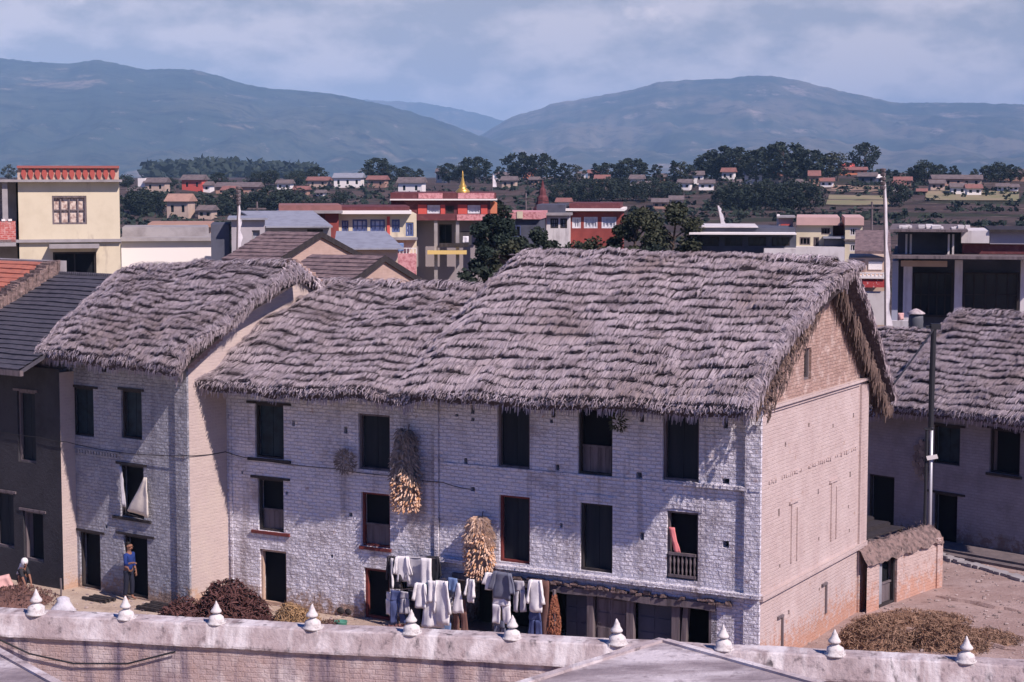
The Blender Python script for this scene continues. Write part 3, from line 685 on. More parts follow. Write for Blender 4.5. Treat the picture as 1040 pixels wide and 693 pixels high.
# ---- yard wall with door next to the gable
ga = at_ground(882, 623); ga.z = 0; gb = at_ground(950, 598); gb.z = 0
ang = math.atan2(gb.y - ga.y, gb.x - ga.x); YF = Frame(ga, math.degrees(ang)); YLn = (gb - ga).length
YW = thing('yard_wall', 'low lime-stained brick wall with rubble cap and grey door beside the gable', 'wall', ga, ang)
zt = YF.at(915, 552)[1]
dr = YF.rect(893, 560, 911, 617); dr = (dr[0], dr[1], .0, dr[3])
mb = MB(); panel(mb, fy(0), -.12, YLn, -.3, zt - .25, [dr], .35); mb.box(YLn - .001, YLn + .35, -.05, .5, -.3, zt - .2); mb.box(-.1, YLn, .36, .5, -.3, zt - .15) if False else None
mb.face([(-.1, .5, -.3), (YLn, .5, -.3), (YLn, .5, zt), (-.1, .5, zt)])
mb.build('wall', mat('yard_brick', (.50, .385, .345), [((.4, .3, .27), 1.6, .45, .75), ((.33, .2, .16), 4, .55, .68)], bump=(.03, 9), brick=(.23, .1, .015, (.46, .36, .33), .25), low=((.47, .27, .20), 1.5, 3.2)), YW)
mb = MB(); K, J = 46, 9
for i in range(K + 1):
    for j in range(J + 1):
        a = -.25 + (YLn + .6) * i / K; q = j / J; y = -.09 + .8 * q; z = zt - .34 + .5 * min(1, q * 1.9) ** .7 - .25 * max(0, q - .7) / .3
        mb.v.append((a + .04 * nz(a * 3, q * 4, 2), y + .06 * nz(a * 2.5, q * 5, 4), z + .09 * nz(a * 2.2, q * 3, 6) + .06 * nz(a * 7, q * 9, 1)))
for i in range(K):
    for j in range(J):
        a = i * (J + 1) + j; mb.f.append((a, a + 1, a + J + 2, a + J + 1)); mb.uv.append(None); mb.mi.append(0)
cap = mb.build('rubble_cap', m_mossy, YW)
sb = MB()
for i in range(160):
    a = U(-.25, YLn + .35); q = R() ** .8; y = -.09 + .75 * q; z = zt - .32 + .5 * min(1, q * 1.9) ** .7; d = Vector((U(-.6, .6), U(-1, .2), U(-.6, .5))).normalized() * U(.06, .16)
    blade(sb, Vector((a, y, z)), Vector((a, y, z + .03)) + d * .5, Vector((a, y, z)) + d, U(.015, .04), Vector((1, .2, 0)))
sb.build('dry_grass', m_vthatch, cap, recalc=False)
d = window(YW, dr, 0, 'boards', name='door', fm=m_dwood, fw=.09)
mb = MB(); mb.box(dr[0] + .1, dr[0] + .34, .1, .14, .05, dr[3] - .12); mb.build('metal_door', m_metal, d)
# lean-to board roof behind the yard wall
LT = thing('lean_to_roof', 'dark slatted lean-to roof behind the rubble-capped yard wall', 'roof', ga, ang)
mb = MB()
for i in range(7):
    y = .9 + .55 * i; z = zt + .05 + .1 * i; mb.box(-.6, YLn - .3, y, y + .5, z, z + .04); mb.box(-.6, YLn - .3, y + .5, y + .54, z, z + .12)
mb.build('boards', m_dwood, LT)
mb = MB(); mb.box(-.6, -.45, 4.5, 4.65, 0, zt + .6); mb.box(YLn - .5, YLn - .35, 4.5, 4.65, 0, zt + .6); mb.box(YLn - .5, YLn - .35, .9, 1.05, 0, zt); mb.v and None
for (xx, yy, zz) in ((-.6, 4.5, zt + .6), (YLn - .5, 4.5, zt + .6), (YLn - .5, .9, zt)): mb = MB(); mb.box(xx, xx + .15, yy, yy + .15, 0, zz); mb.build('post', m_dwood, LT)

# ================================================================== BOUNDARY WALL, FINIALS, STUPA TERRACE
wo = at_depth(520, 650, 38.5); ZW = wo.z; WF = Frame((wo.x, wo.y), -11.6)
BW = thing('boundary_wall', 'long lime-washed boundary wall with stained coping across the foreground', 'wall', WF.o, WF.a)
mb = MB(); prof = [(.62, -.55), (.62, -.04), (.58, 0), (.04, .0), (.0, -.03), (-.07, -.24), (-.145, -.44), (-.145, -.49), (-.06, -.5)]
K = 320; x0, x1 = -17, 17; i0 = 0
for i in range(K + 1):
    x = x0 + (x1 - x0) * i / K
    for j, (y, z) in enumerate(prof): mb.v.append((x, y + .012 * nz(x * 1.3, 3.1, 2) + .012 * nz(x * 5, j * 3.1, 2), ZW + z + .02 * nz(x * .8, 1.7, 5) + .012 * nz(x * 6, j * 2, 8)))
n = len(prof)
for i in range(K):
    for j in range(n - 1):
        a = i * n + j; mb.f.append((a, a + 1, a + n + 1, a + n)); mb.uv.append(None); mb.mi.append(0)
mb.build('coping', m_lime, BW)
mb = MB(); mb.box(x0, x1, -.06, .55, -.3, ZW - .5); mb.build('wall', m_limebrick, BW)
FIN = [(37, 629, 'white bud finial above the pale bag at the left end of the wall'), (128, 634, 'white bud finial in front of the person in blue'), (220, 637, 'white bud finial in front of the red brush heap'),
       (318, 642, 'white bud finial beside the yellow straw heap'), (418, 647, 'white bud finial below the blue jeans on the line'), (520, 652, 'white bud finial below the pale hanging trousers'),
       (627, 658, 'white bud finial in front of the panelled shop door'), (735, 663, 'white bud finial right of the pale terrace corner'), (848, 669, 'white bud finial below the sunlit gable wall'), (981, 674, 'rightmost white bud finial before the brown lane')]
pf = [(.33, 0), (.335, .045), (.28, .06), (.275, .13), (.25, .2), (.17, .25), (.115, .28), (.10, .32), (.165, .335), (.18, .37), (.155, .41), (.10, .48), (.075, .55), (.045, .60), (.03, .64), (.0, .68)]
for i, (px, py, lab) in enumerate(FIN):
    q = WF.at(px, py, .16); w = WF.world(q[0], .16, ZW - .02)
    t = thing('finial', lab, 'finial', w, WF.a + U(-.1, .1), 'white finials along the boundary wall')
    s = U(.76, .88)
    mb = MB(); mb.lathe([(r * s * .82, z * s) for r, z in pf[:8]], n=16); mb.v = [(x + .022 * nz(x * 6 + i, z * 6, y * 5), y + .022 * nz(y * 6 + i, z * 5, x * 5 + 3), z + .012 * nz(x * 7, y * 7 + i, 2)) for x, y, z in mb.v]; mb.build('base', m_finial, t, smooth=True)
    k = U(-.02, .02); mb = MB(); mb.lathe([(r * s * .9, z * s) for r, z in pf[7:]], (k, k, 0), n=14); mb.v = [(x + .012 * nz(x * 8 + i, z * 8, 1), y, z) for x, y, z in mb.v]; mb.build('bud', m_finial, t, smooth=True)
    mb = MB(); mb.box(-.21 * s, .21 * s, -.15, .24, -.09, .03, .02); mb.build('block', m_finial, t)
def terrace(name, label, poly, z, th=.35):
    t = thing(name, label, 'terrace', (0, 0, 0))
    mb = MB(); n = len(poly)
    mb.add([(x, y, z) for x, y in poly] + [(x, y, z - th) for x, y in poly], [tuple(range(n)), tuple(range(2 * n - 1, n - 1, -1))] + [(i, (i + 1) % n, n + (i + 1) % n, n + i) for i in range(n)])
    o = mb.build('paving', m_terr, t)
    c = Vector((sum(p[0] for p in poly) / n, sum(p[1] for p in poly) / n, 0)); sh = [(c.x + (x - c.x) * .985, c.y + (y - c.y) * .985) for x, y in poly]
    mb = MB(); mb.add([(x, y, z - th - .004) for x, y in sh] + [(x, y, -.3) for x, y in sh], [(i, (i + 1) % n, n + (i + 1) % n, n + i) for i in range(n)])
    mb.build('wall', m_lime, t)
    mb = MB()    # raised rim along the two outer edges
    for a, b in ((0, 1), (0, n - 1)):
        p = Vector((*poly[a], z)); q = Vector((*poly[b], z)); d = (q - p).normalized(); nn = Vector((-d.y, d.x, 0)); nn = nn if nn.dot(c - p) > 0 else -nn
        mb.obox((p + q) / 2 + nn * .065 + Vector((0, 0, .012)), (q - p) / 2 - d * (.07 if b == 1 else .14), nn * .06, (0, 0, .022))
    mb.build('rim', m_lime, t)
    return t
tc0 = at_depth(672, 649, 25); zT = tc0.z
tl = at_ground(530, 693, zT); trr = at_ground(830, 693, zT)
L1 = (tl - tc0).normalized(); L2 = (trr - tc0).normalized()
pA = tc0 + L1 * 9; pB = tc0 + L2 * 9
terrace('stupa_terrace', 'grey weathered terrace corner pointing at the houses, bottom centre', [(tc0.x, tc0.y), (pA.x, pA.y), (pA.x + L2.x * 9, pA.y + L2.y * 9), (pB.x, pB.y)], zT)
e0 = at_ground(0, 660, zT); e1 = at_ground(60, 693, zT); L3 = (e1 - e0).normalized(); c0 = e0 - L3 * 1.6; L4 = Vector((L3.y, -L3.x, 0)); L4 = L4 if L4.x < 0 else -L4
terrace('stupa_terrace', 'pale terrace edge in the bottom left corner', [(c0.x, c0.y), (c0.x + L3.x * 9, c0.y + L3.y * 9), (c0.x + L3.x * 9 + L4.x * 6, c0.y + L3.y * 9 + L4.y * 6), (c0.x + L4.x * 6, c0.y + L4.y * 6)], zT)
def cable(name, label, pts, r=.012, sag=0, cat='cable', m=None):
    P = []
    for a, b in zip(pts, pts[1:]):
        for i in range(9):
            q = i / 9; p = Vector(a).lerp(Vector(b), q); p.z -= sag * 4 * q * (1 - q); P.append(p)
    P.append(Vector(pts[-1])); mb = MB(); mb.tube(P, r, 5); o = mb.build(name, m or m_black); return tag(o, label, cat)
wz = lambda px, py, y=-.16: WF.world(WF.at(px, py, y)[0], y, WF.at(px, py, y)[1])
cable('cable', 'dark cable drooping along the foreground wall at the left', [wz(0, 650), wz(30, 664), wz(75, 674), wz(130, 674), wz(178, 662)], .022)
rl_ = lambda px, py, y: FL.world(FL.at(px, py, y)[0], y, FL.at(px, py, y)[1])
rz_ = lambda px, py, y: ROW.world(ROW.at(px, py, y)[0], y, ROW.at(px, py, y)[1])
cable('cable', 'thin cable strung along the front of the middle house', [rl_(191, 463, -1.6), rz_(229, 459, -.06), rz_(262, 467, -.05), rz_(340, 476, -.05), rz_(394, 483, -.05), rz_(450, 490, -.07), rz_(478, 497, -.04)], .011, .03)
cable('cable', 'cable crossing the front of the shaded left house', [rl_(0, 438, -2.1), rl_(40, 444, -2.1), rl_(68, 449, -2.1), rl_(125, 460, -1.56), rl_(190, 463, -1.6)], .011, .03)

# ================================================================== GROUND
def lerp_tab(tab, v):
    if v <= tab[0][0]: return tab[0][1]
    for (a, p), (b, q) in zip(tab, tab[1:]):
        if v <= b: return p + (q - p) * (v - a) / (b - a)
    return tab[-1][1]
HT = [(80, 0), (160, -1.0), (300, -1.5), (345, 0), (450, 5.0), (540, 9.3), (620, 10.6), (750, 11.3), (1500, 12), (4000, 8), (14000, 0)]
def hgt(x, y):
    z = lerp_tab(HT, y)
    if y > 250: z += (3.4 * math.exp(-((x - 122) / 50) ** 2 - ((y - 640) / 70) ** 2) + 1.4 * nz(x * .012, y * .012, 3)) * min(1, (y - 250) / 120)
    if 300 < y < 580:
        st = 1.1; k = z / st + .5 * nz(x * .02, y * .01, 6); f = k - math.floor(k); f = 0 if f < .75 else (f - .75) / .25
        z = (math.floor(k) + f - .5 * nz(x * .02, y * .01, 6)) * st
    if y < 90:
        z += .05 * nz(x * .4, y * .4, 1) + .02 * nz(x * 1.7, y * 1.7, 4) if y > 30 else 0
    return z
ys = [-80, -30, 0, 20, 30]; v = 36.0
while v < 75: ys.append(v); v += .5
while v < 300: ys.append(v); v *= 1.03
while v < 800: ys.append(v); v += 3.2
while v < 15000: ys.append(v); v *= 1.06
NC = 150; V = []; Fc = []
for y in ys:
    for i in range(NC + 1):
        u = -1 + 2 * i / NC; x = u * (.62 * max(y, 0) + 45); V.append((x, y, hgt(x, y)))
for j in range(len(ys) - 1):
    for i in range(NC):
        a = j * (NC + 1) + i; Fc.append((a, a + 1, a + NC + 2, a + NC + 1))
gm = bpy.data.materials.new('ground'); gm.use_nodes = True; t = gm.node_tree; p = t.nodes['Principled BSDF']; p.inputs['Roughness'].default_value = .95; p.inputs['Specular IOR Level'].default_value = .05
ob = nd(t, 'ShaderNodeTexCoord').outputs['Object']
near = mixc(t, ramp(t, noise_tex(t, ob, .7, 8), .42, .66), (.30, .215, .19), (.395, .30, .27))
near = mixc(t, ramp(t, noise_tex(t, ob, 2.6, 7, .7, (.5, 1.2, 1)), .56, .72), near, (.19, .125, .105))
near = mixc(t, ramp(t, noise_tex(t, ob, 14, 5, .7), .6, .75), near, (.5, .4, .36))
far = mixc(t, ramp(t, noise_tex(t, ob, 1, 8, .7, (.04, .10, 1)), .40, .62), (.055, .041, .04), (.10, .073, .066))
far = mixc(t, ramp(t, noise_tex(t, ob, 1, 6, .65, (.02, .06, 1)), .53, .6), far, (.04, .042, .03))
far = mixc(t, ramp(t, noise_tex(t, ob, 1, 7, .7, (.045, .16, 1)), .60, .68), far, (.21, .155, .13))
far = mixc(t, ramp(t, noise_tex(t, ob, 1, 6, .75, (.11, .22, 1)), .55, .66), far, (.02, .02, .019))
sx = nd(t, 'ShaderNodeSeparateXYZ'); t.links.new(ob, sx.inputs[0])
pale = mixc(t, ramp(t, noise_tex(t, ob, 1.1, 8, .7), .42, .66), (.48, .39, .31), (.35, .265, .21))
near = mixc(t, ramp(t, mul(t, sx.outputs['X'], mul(t, noise_tex(t, ob, .5, 4), 5.0), 'ADD'), 1.0, -3.0), near, pale)
t.links.new(mixc(t, ramp(t, sx.outputs['Y'], 66, 110), near, far), p.inputs['Base Color'])
bn = nd(t, 'ShaderNodeBump'); bn.inputs['Distance'].default_value = 1; t.links.new(mul(t, noise_tex(t, ob, 5, 8, .7), .06), bn.inputs['Height']); t.links.new(bn.outputs[0], p.inputs['Normal'])
me = bpy.data.meshes.new('ground'); me.from_pydata(V, [], Fc); me.materials.append(gm)
for q in me.polygons: q.use_smooth = True
g = bpy.data.objects.new('ground', me); COL.objects.link(g); g['kind'] = 'structure'
def hit(px, py, y0=90, y1=3000):
    d = ray(px, py); y = y0
    while y < y1:
        k = y / d[1]
        if CAMH + d[2] * k <= hgt(d[0] * k, y): return Vector((d[0] * k, y, hgt(d[0] * k, y)))
        y += 2 if y < 800 else 10
    k = 700 / d[1]; return Vector((d[0] * k, 700, hgt(d[0] * k, 700)))
# light field patches on the right slope
def field(name, pts, m):
    P = [hit(*q) for q in pts]
    mb = MB(); n = 14
    a, b, c, d = P
    for i in range(n):
        for j in range(4):
            q = []
            for (u, w) in ((i / n, j / 4), ((i + 1) / n, j / 4), ((i + 1) / n, (j + 1) / 4), (i / n, (j + 1) / 4)):
                r = (a.lerp(b, u)).lerp(d.lerp(c, u), w); q.append((r.x, r.y, hgt(r.x, r.y) + .12))
            mb.face(q)
    o = mb.build(name, m); tag(o, kind='structure')
field('grass_field', [(838, 210), (905, 211), (900, 200), (842, 199)], mat('dry_grass', (.20, .19, .10), [((.28, .22, .14), .08, .4, .6)]))
field('bare_field', [(838, 196), (900, 197), (898, 190), (845, 189)], mat('bare_soil', (.27, .18, .13), [((.2, .15, .1), .1, .4, .6)]))
field('grass_field', [(940, 205), (1035, 206), (1035, 196), (940, 196)], mat('dry_grass', (.2, .2, .1)))

# ================================================================== HEAPS AND THINGS ON THE GROUND
def heap(name, label, cat, px, py, rx, ry, h, m, n=500, L=(.15, .4), w=(.012, .03), group=None, base=None, z=0, flat=.5):
    c = at_ground(px, py, z); t = thing(name, label, cat, c, 0, group)
    sd = px * .1
    def P(a, q, k=1.0):
        rr = q * (1 + .25 * nz(math.cos(a) * 1.5 + sd, math.sin(a) * 1.5, 3)); hh = h * (1 - q ** 2) ** .9 * (1 + .35 * nz(rx * q * math.cos(a) * 2 + sd, ry * q * math.sin(a) * 2, 1))
        return Vector((rx * rr * math.cos(a) * k, ry * rr * math.sin(a) * k, hh * k - .04))
    mb = MB(); A, Q = 28, 9
    for i in range(Q + 1):
        for j in range(A): mb.v.append(tuple(P(2 * PI * j / A, i / Q, .93)))
    for i in range(Q):
        for j in range(A):
            mb.f.append((i * A + j, (i + 1) * A + j, (i + 1) * A + (j + 1) % A, i * A + (j + 1) % A)); mb.uv.append(None); mb.mi.append(0)
    mb.build('mound', base or m, t, smooth=True, recalc=False)
    sb = MB()
    for i in range(n):
        a = U(0, 2 * PI); q = math.sqrt(R()) * 1.02; p = P(a, min(q, 1)); d = Vector((U(-1, 1), U(-1, 1), U(-.3, .7))).normalized() * U(*L)
        o = Vector((math.cos(a), math.sin(a), .8)) * U(0, .07)
        blade(sb, p + o - d * .5, p + o * 1.5 + Vector((0, 0, U(0, .06))), p + o + d * .5, U(*w), d.cross(Vector((U(-1, 1), U(-1, 1), 1))).normalized())
    sb.build('stalks', m, t, recalc=False)
    return t
heap('hay_heap', 'brown hay heap nearest the foot of the gable wall', 'hay heap', 890, 655, .95, .9, .72, m_hay, 1900)
heap('hay_heap', 'brown hay heap right of the one at the gable foot', 'hay heap', 962, 656, 1.05, .95, .6, m_hay, 1900)
heap('hay_heap', 'low scattered hay at the foot of the yard wall', 'hay heap', 930, 632, 1.5, .6, .28, m_hay, 900)
heap('hay_heap', 'thin spread of hay on the lane by the rightmost finial', 'hay heap', 1000, 650, .9, .8, .22, m_hay, 700)
heap('brush_heap', 'tall dark red brush heap against the pale side wall', 'brush heap', 232, 630, 1.2, .75, .95, m_brush, 1500, (.15, .4), (.02, .06))
heap('brush_heap', 'lower dark red brush heap left of the tall one', 'brush heap', 186, 634, .75, .6, .62, m_brush, 700, (.12, .3), (.02, .05))
heap('brush_heap', 'dark red brush spread between brush heap and straw', 'brush heap', 258, 640, 1.0, .4, .3, m_brush, 700, (.12, .3), (.02, .05))
heap('soil_heap', 'flat brown heap of drying crop at the far left', 'crop heap', 12, 612, 1.35, 1.2, .42, mat('drying_crop', (.115, .06, .05), [((.07, .04, .035), 5, .4, .7)], island=(.18, .1, .085), bump=(.04, 12)), 900, (.05, .14), (.015, .04))
heap('straw_heap', 'yellow straw heap beside the doorway with pale jambs', 'straw heap', 300, 638, .68, .55, .62, m_straw, 1100, (.12, .35))
heap('brush_heap', 'small dark scrap heap right of the yellow straw', 'scrap heap', 333, 642, .4, .3, .3, m_brush, 300, (.08, .2))
heap('rag_heap', 'reddish rag heap under the drying clothes', 'rag heap', 405, 648, .75, .35, .3, mat('rags', (.2, .08, .07), [((.4, .3, .28), 6, .5, .6)], island=(.1, .06, .07)), 240, (.1, .25), (.04, .1))
gp = lambda px, py: at_ground(px, py)
def planks(label, px, py, n, L, ang):
    t = thing('wooden_ladder', label, 'planks', gp(px, py), ang)
    for i in range(n):
        mb = MB(); mb.box(-L / 2 + U(-.1, .1), L / 2 + U(-.1, .1), .16 * i - .05, .16 * i + .04, .02, .1, .01); mb.build('plank', m_dwood, t)
    mb = MB(); mb.box(-L * .35, -L * .3, -.1, .16 * n, .0, .02); mb.box(L * .3, L * .35, -.1, .16 * n, 0, .02); mb.build('batten', m_owood, t)
    t.name = 'plank_pallet'
planks('dark plank pallet on the ground between the two left doorways', 97, 611, 3, .9, -.55)
planks('longer dark plank pallet before the doorway of the person in blue', 160, 622, 5, 1.6, -.6)
# pale sack
mb = MB(); c = gp(63, 624)
mb.lathe([(.33, 0), (.36, .08), (.29, .2), (.2, .36), (.13, .47), (.06, .52), (0, .53)], n=18, sx=1.05, sy=.8)
for i, q in enumerate(mb.v): mb.v[i] = (q[0] + .12 * nz(q[0] * 5, q[2] * 5 + q[1] * 4, 2) + .12 * q[2], q[1] + .05 * nz(q[1] * 5, q[2] * 5, 7), q[2])
o = mb.build('sack', mat('pale_sackcloth', (.55, .54, .58), [((.35, .34, .38), 5, .45, .7)], bump=(.03, 7)), None, smooth=True); o.location = c; tag(o, 'pale grey cloth sack standing behind the wall at the left', 'sack')
mb = MB(); mb.lathe([(.13, 0), (.15, .02), (.18, .26), (.19, .28), (.17, .28), (.14, .03), (0, .03)], n=14); o = mb.build('bucket', mat('green_plastic', (.07, .22, .16), rough=.5), None, smooth=True); o.location = gp(346, 641); tag(o, 'green bucket on the ground right of the straw heap', 'bucket')
for px, py, lab in ((348, 624, 'dark clay pot against the wall, left one of the pair'), (356, 625, 'dark clay pot against the wall, right one of the pair')):
    mb = MB(); mb.lathe([(.08, 0), (.15, .06), (.17, .14), (.12, .22), (.08, .25), (.10, .29), (.085, .29), (.06, .24), (0, .2)], n=14)
    o = mb.build('clay_pot', m_dwood, None, smooth=True); o.location = gp(px, py); tag(o, lab, 'pot')
mb = MB(); mb.tube([(0, 0, 0), (.01, 0, .3), (0, 0, .55)], .03, 6); o = mb.build('wooden_stake', m_owood); o.location = gp(62, 606); tag(o, 'short wooden stake in the ground at the left', 'stake')
# ruts on the lane: shallow ridges of earth
for i, (a, b, lab) in enumerate((((948, 622), (990, 632), 'a'), ((952, 607), (1035, 622), 'b'), ((930, 645), (1030, 660), 'c'))):
    p, q = gp(*a), gp(*b); mb = MB(); pts = []
    for k in range(12):
        w = p.lerp(q, k / 11); pts.append((w.x + U(-.05, .05), w.y + U(-.06, .06), U(.0, .03)))
    mb.tube(pts, [.05 + .06 * math.sin(PI * k / 11) for k in range(12)], 6); o = mb.build('earth_ridge', gm); tag(o, kind='structure')
# stone kerb along the shaded side of the lane
mb = MB(); p, q = gp(940, 562), gp(1060, 596); d = (q - p).normalized(); nn = Vector((-d.y, d.x, 0))
for k in range(22):
    a = p.lerp(q, (k + .5) / 22); L = (q - p).length / 44 * U(.8, .98); mb.obox((a.x + U(-.05, .05), a.y, .0 + U(0, .03)), d * L, nn * U(.13, .2), (0, 0, U(.07, .11)))
o = mb.build('kerb', m_conc); tag(o, kind='structure')

mb = MB()
for i in range(1100):
    px, py = (U(780, 1045), U(570, 672)) if R() < .6 else (U(-5, 400), U(600, 650)); c = at_ground(px, py); r = U(.015, .06) * (1.6 if R() < .1 else 1)
    mb.lathe([(r * .6, -.01), (r, r * .2), (r * .7, r * .6), (0, r * .75)], (c.x, c.y, hgt(c.x, c.y)), 5, sx=U(.7, 1.3))
o = mb.build('stones', mat('stone', (.42, .34, .31), island=(.18, .14, .13))); tag(o, 'small stones and litter strewn over the bare ground', 'stones', kind='stuff')
# ================================================================== HANGING CROPS, CLOTHES
def corn(label, F, px0, px1, pyt, pyb, y, split, m_top, n, rot=0, halo=None):
    a = F.at(px0, (pyt + pyb) / 2, y)[0]; b = F.at(px1, (pyt + pyb) / 2, y)[0]; zt = F.at((px0 + px1) / 2, pyt, y)[1]; zb = F.at((px0 + px1) / 2, pyb, y)[1]
    t = thing('corn_bundle', label, 'corn bundle', F.world((a + b) / 2, y, zb), F.a); H = zt - zb; W = (b - a) / 2
    mb = MB(); sp = MB()
    for i in range(n):
        q = R(); z = H * split * q; w = W * math.sqrt(max(.12, 1 - (abs(q - .45) / .62) ** 2.2)); an = U(0, 2 * PI)
        p = Vector((w * .8 * math.cos(an), .2 * math.sin(an) * min(1, w * 3), z)); d = Vector((math.cos(an) * .5 + U(-.3, .3), math.sin(an) * .5 - .2 + U(-.2, .2), -U(.1, .8))).normalized(); L = U(.09, .15)
        mb.tube([p, p + d * L * .45, p + d * L * .85, p + d * L], [.014, .022, .017, .006], 5)
    mb.build('corn_cobs', m_corn, t)
    for i in range(int(n * 2.2)):
        q = R(); z = H * (split * .75 + (1 - split * .75) * q); w = W * (.95 - .6 * q ** 2); an = U(0, 2 * PI)
        p = Vector((w * .75 * math.cos(an), .17 * math.sin(an), z)); d = Vector((U(-.5, .5) + math.cos(an) * .5, U(-.4, .2), -U(.2, 1))).normalized() * U(.1, .24)
        blade(sp, p, p + d * .5 + Vector((0, -.02, .03)), p + d, U(.025, .06), Vector((d.z, 0, -d.x)).normalized() if abs(d.z) + abs(d.x) > .01 else Vector((1, 0, 0)))
    mb2 = MB(); mb2.lathe([(W * .3, H * .1), (W * .6, H * .35), (W * .62, H * .7), (W * .25, H * .97)], n=10, sy=.16 / max(W, .1)); mb2.build('core', m_husk, t)
    sp.build('husks', m_top, t, recalc=False)
    mb = MB(); mb.tube([(0, .1, H * .9), (0, .2, H + .12)], .015, 5); mb.build('rope', m_owood, t)
    return t
corn('tall corn bundle with dark husks above hanging beside the upper window', ROW, 396, 428, 436, 518, -.24, .48, m_husk, 420)
corn('bright corn bundle with pale husk top hanging above the clothes line', ROW, 471, 503, 525, 586, -.24, .78, m_phusk, 520)
def ball(label, px, py, rx, rz, m, n=260):
    a = ROW.at(px, py, -.12); t = MB(); lb = MB()
    for i in range(n):
        an = U(0, 2 * PI); q = math.sqrt(R()); p = Vector((rx * q * math.cos(an), -.1 * (1 - q * q) + U(-.03, .03), rz * q * math.sin(an))); d = Vector((math.cos(an) + U(-.7, .7), U(-.4, 0), math.sin(an) + U(-.7, .7))).normalized() * U(.06, .14)
        blade(lb, p, p + d * .5, p + d, U(.02, .04), Vector((-d.z, 0, d.x)).normalized())
    o = lb.build('dried_bunch', m, recalc=False); o.location = ROW.world(a[0], -.12, a[1]); o.rotation_euler = (0, 0, ROW.a); tag(o, label, 'dried bunch')
ball('round grey dried bunch hanging left of the upper door window', 351, 469, .32, .32, m_husk)
ball('green-grey dried bunch hanging between the two right top windows', 628, 427, .2, .28, m_leaf2, 130)
a = ROW.at(563, 655, -.3); t = thing('chilli_string', 'long rust-brown string of dried chillies hanging beside the shop doors', 'chilli string', ROW.world(a[0], -.3, a[1]), ROW.a)
sb = MB(); H = 1.38
for i in range(600):
    q = R(); w = .06 + .13 * math.sin(PI * min(1, q * 1.05)) ** .8 * (1.15 - .5 * q); an = U(0, 2 * PI); p = Vector((w * math.cos(an), w * .6 * math.sin(an), H * q)); d = Vector((U(-.3, .3), U(-.3, .1), -1)) * U(.08, .16)
    blade(sb, p, p + d * .5 + Vector((.01, -.02, 0)), p + d, U(.02, .04), Vector((1, .2, 0)).normalized())
sb.build('chillies', m_rust, t, recalc=False); mb = MB(); mb.tube([(0, 0, .1), (0, 0, H + .1)], .05, 6); mb.build('rope', m_owood, t)

def strip(mb, tl, tr, bl, br, y, seed, folds=3, amp=.035, th=.025):
    n, m = 9, 9; i0 = len(mb.v)
    for side in (0, 1):
        for j in range(m + 1):
            for i in range(n + 1):
                u, w = i / n, j / m; x = (tl[0] * (1 - u) + tr[0] * u) * (1 - w) + (bl[0] * (1 - u) + br[0] * u) * w; z = (tl[1] * (1 - u) + tr[1] * u) * (1 - w) + (bl[1] * (1 - u) + br[1] * u) * w
                edge = 1 if 0 < i < n and 0 < j < m else 0
                yy = y + amp * .8 * (.25 + .75 * w) * math.sin(u * folds * 1.1 * PI + seed + w * 1.3 + 1.5 * nz(u * 2, w * 2, seed)) + .03 * nz(x * 3 + seed, z * 3, 2) + (side - .5) * th * 2 * (.4 + .6 * edge)
                mb.v.append((x + .015 * nz(x * 9, z * 9, seed), yy, z + (.03 * nz(x * 8 + seed, 2, 1) if j == m else 0)))
    def q(s, i, j): return i0 + s * (n + 1) * (m + 1) + j * (n + 1) + i
    for s in (0, 1):
        for j in range(m):
            for i in range(n): mb.f.append((q(s, i, j), q(s, i + 1, j), q(s, i + 1, j + 1), q(s, i, j + 1))); mb.uv.append(None); mb.mi.append(0)
    for i in range(n):
        for j in (0, m): mb.f.append((q(0, i, j), q(0, i + 1, j), q(1, i + 1, j), q(1, i, j))); mb.uv.append(None); mb.mi.append(0)
    for j in range(m):
        for i in (0, n): mb.f.append((q(0, i, j), q(0, i, j + 1), q(1, i, j + 1), q(1, i, j))); mb.uv.append(None); mb.mi.append(0)
def cl(name, c): return mat('cloth_' + name, c, [(tuple(v * .75 for v in c), 6, .5, .75)], rough=.9)
c_w, c_g, c_d, c_b, c_k, c_t, c_br, c_bl = cl('white', (.74, .72, .72)), cl('grey', (.45, .44, .47)), cl('dark', (.05, .045, .055)), cl('jeans', (.07, .09, .2)), cl('charcoal', (.03, .03, .035)), cl('teal', (.06, .22, .28)), cl('brown', (.16, .085, .07)), cl('blue', (.16, .24, .42))
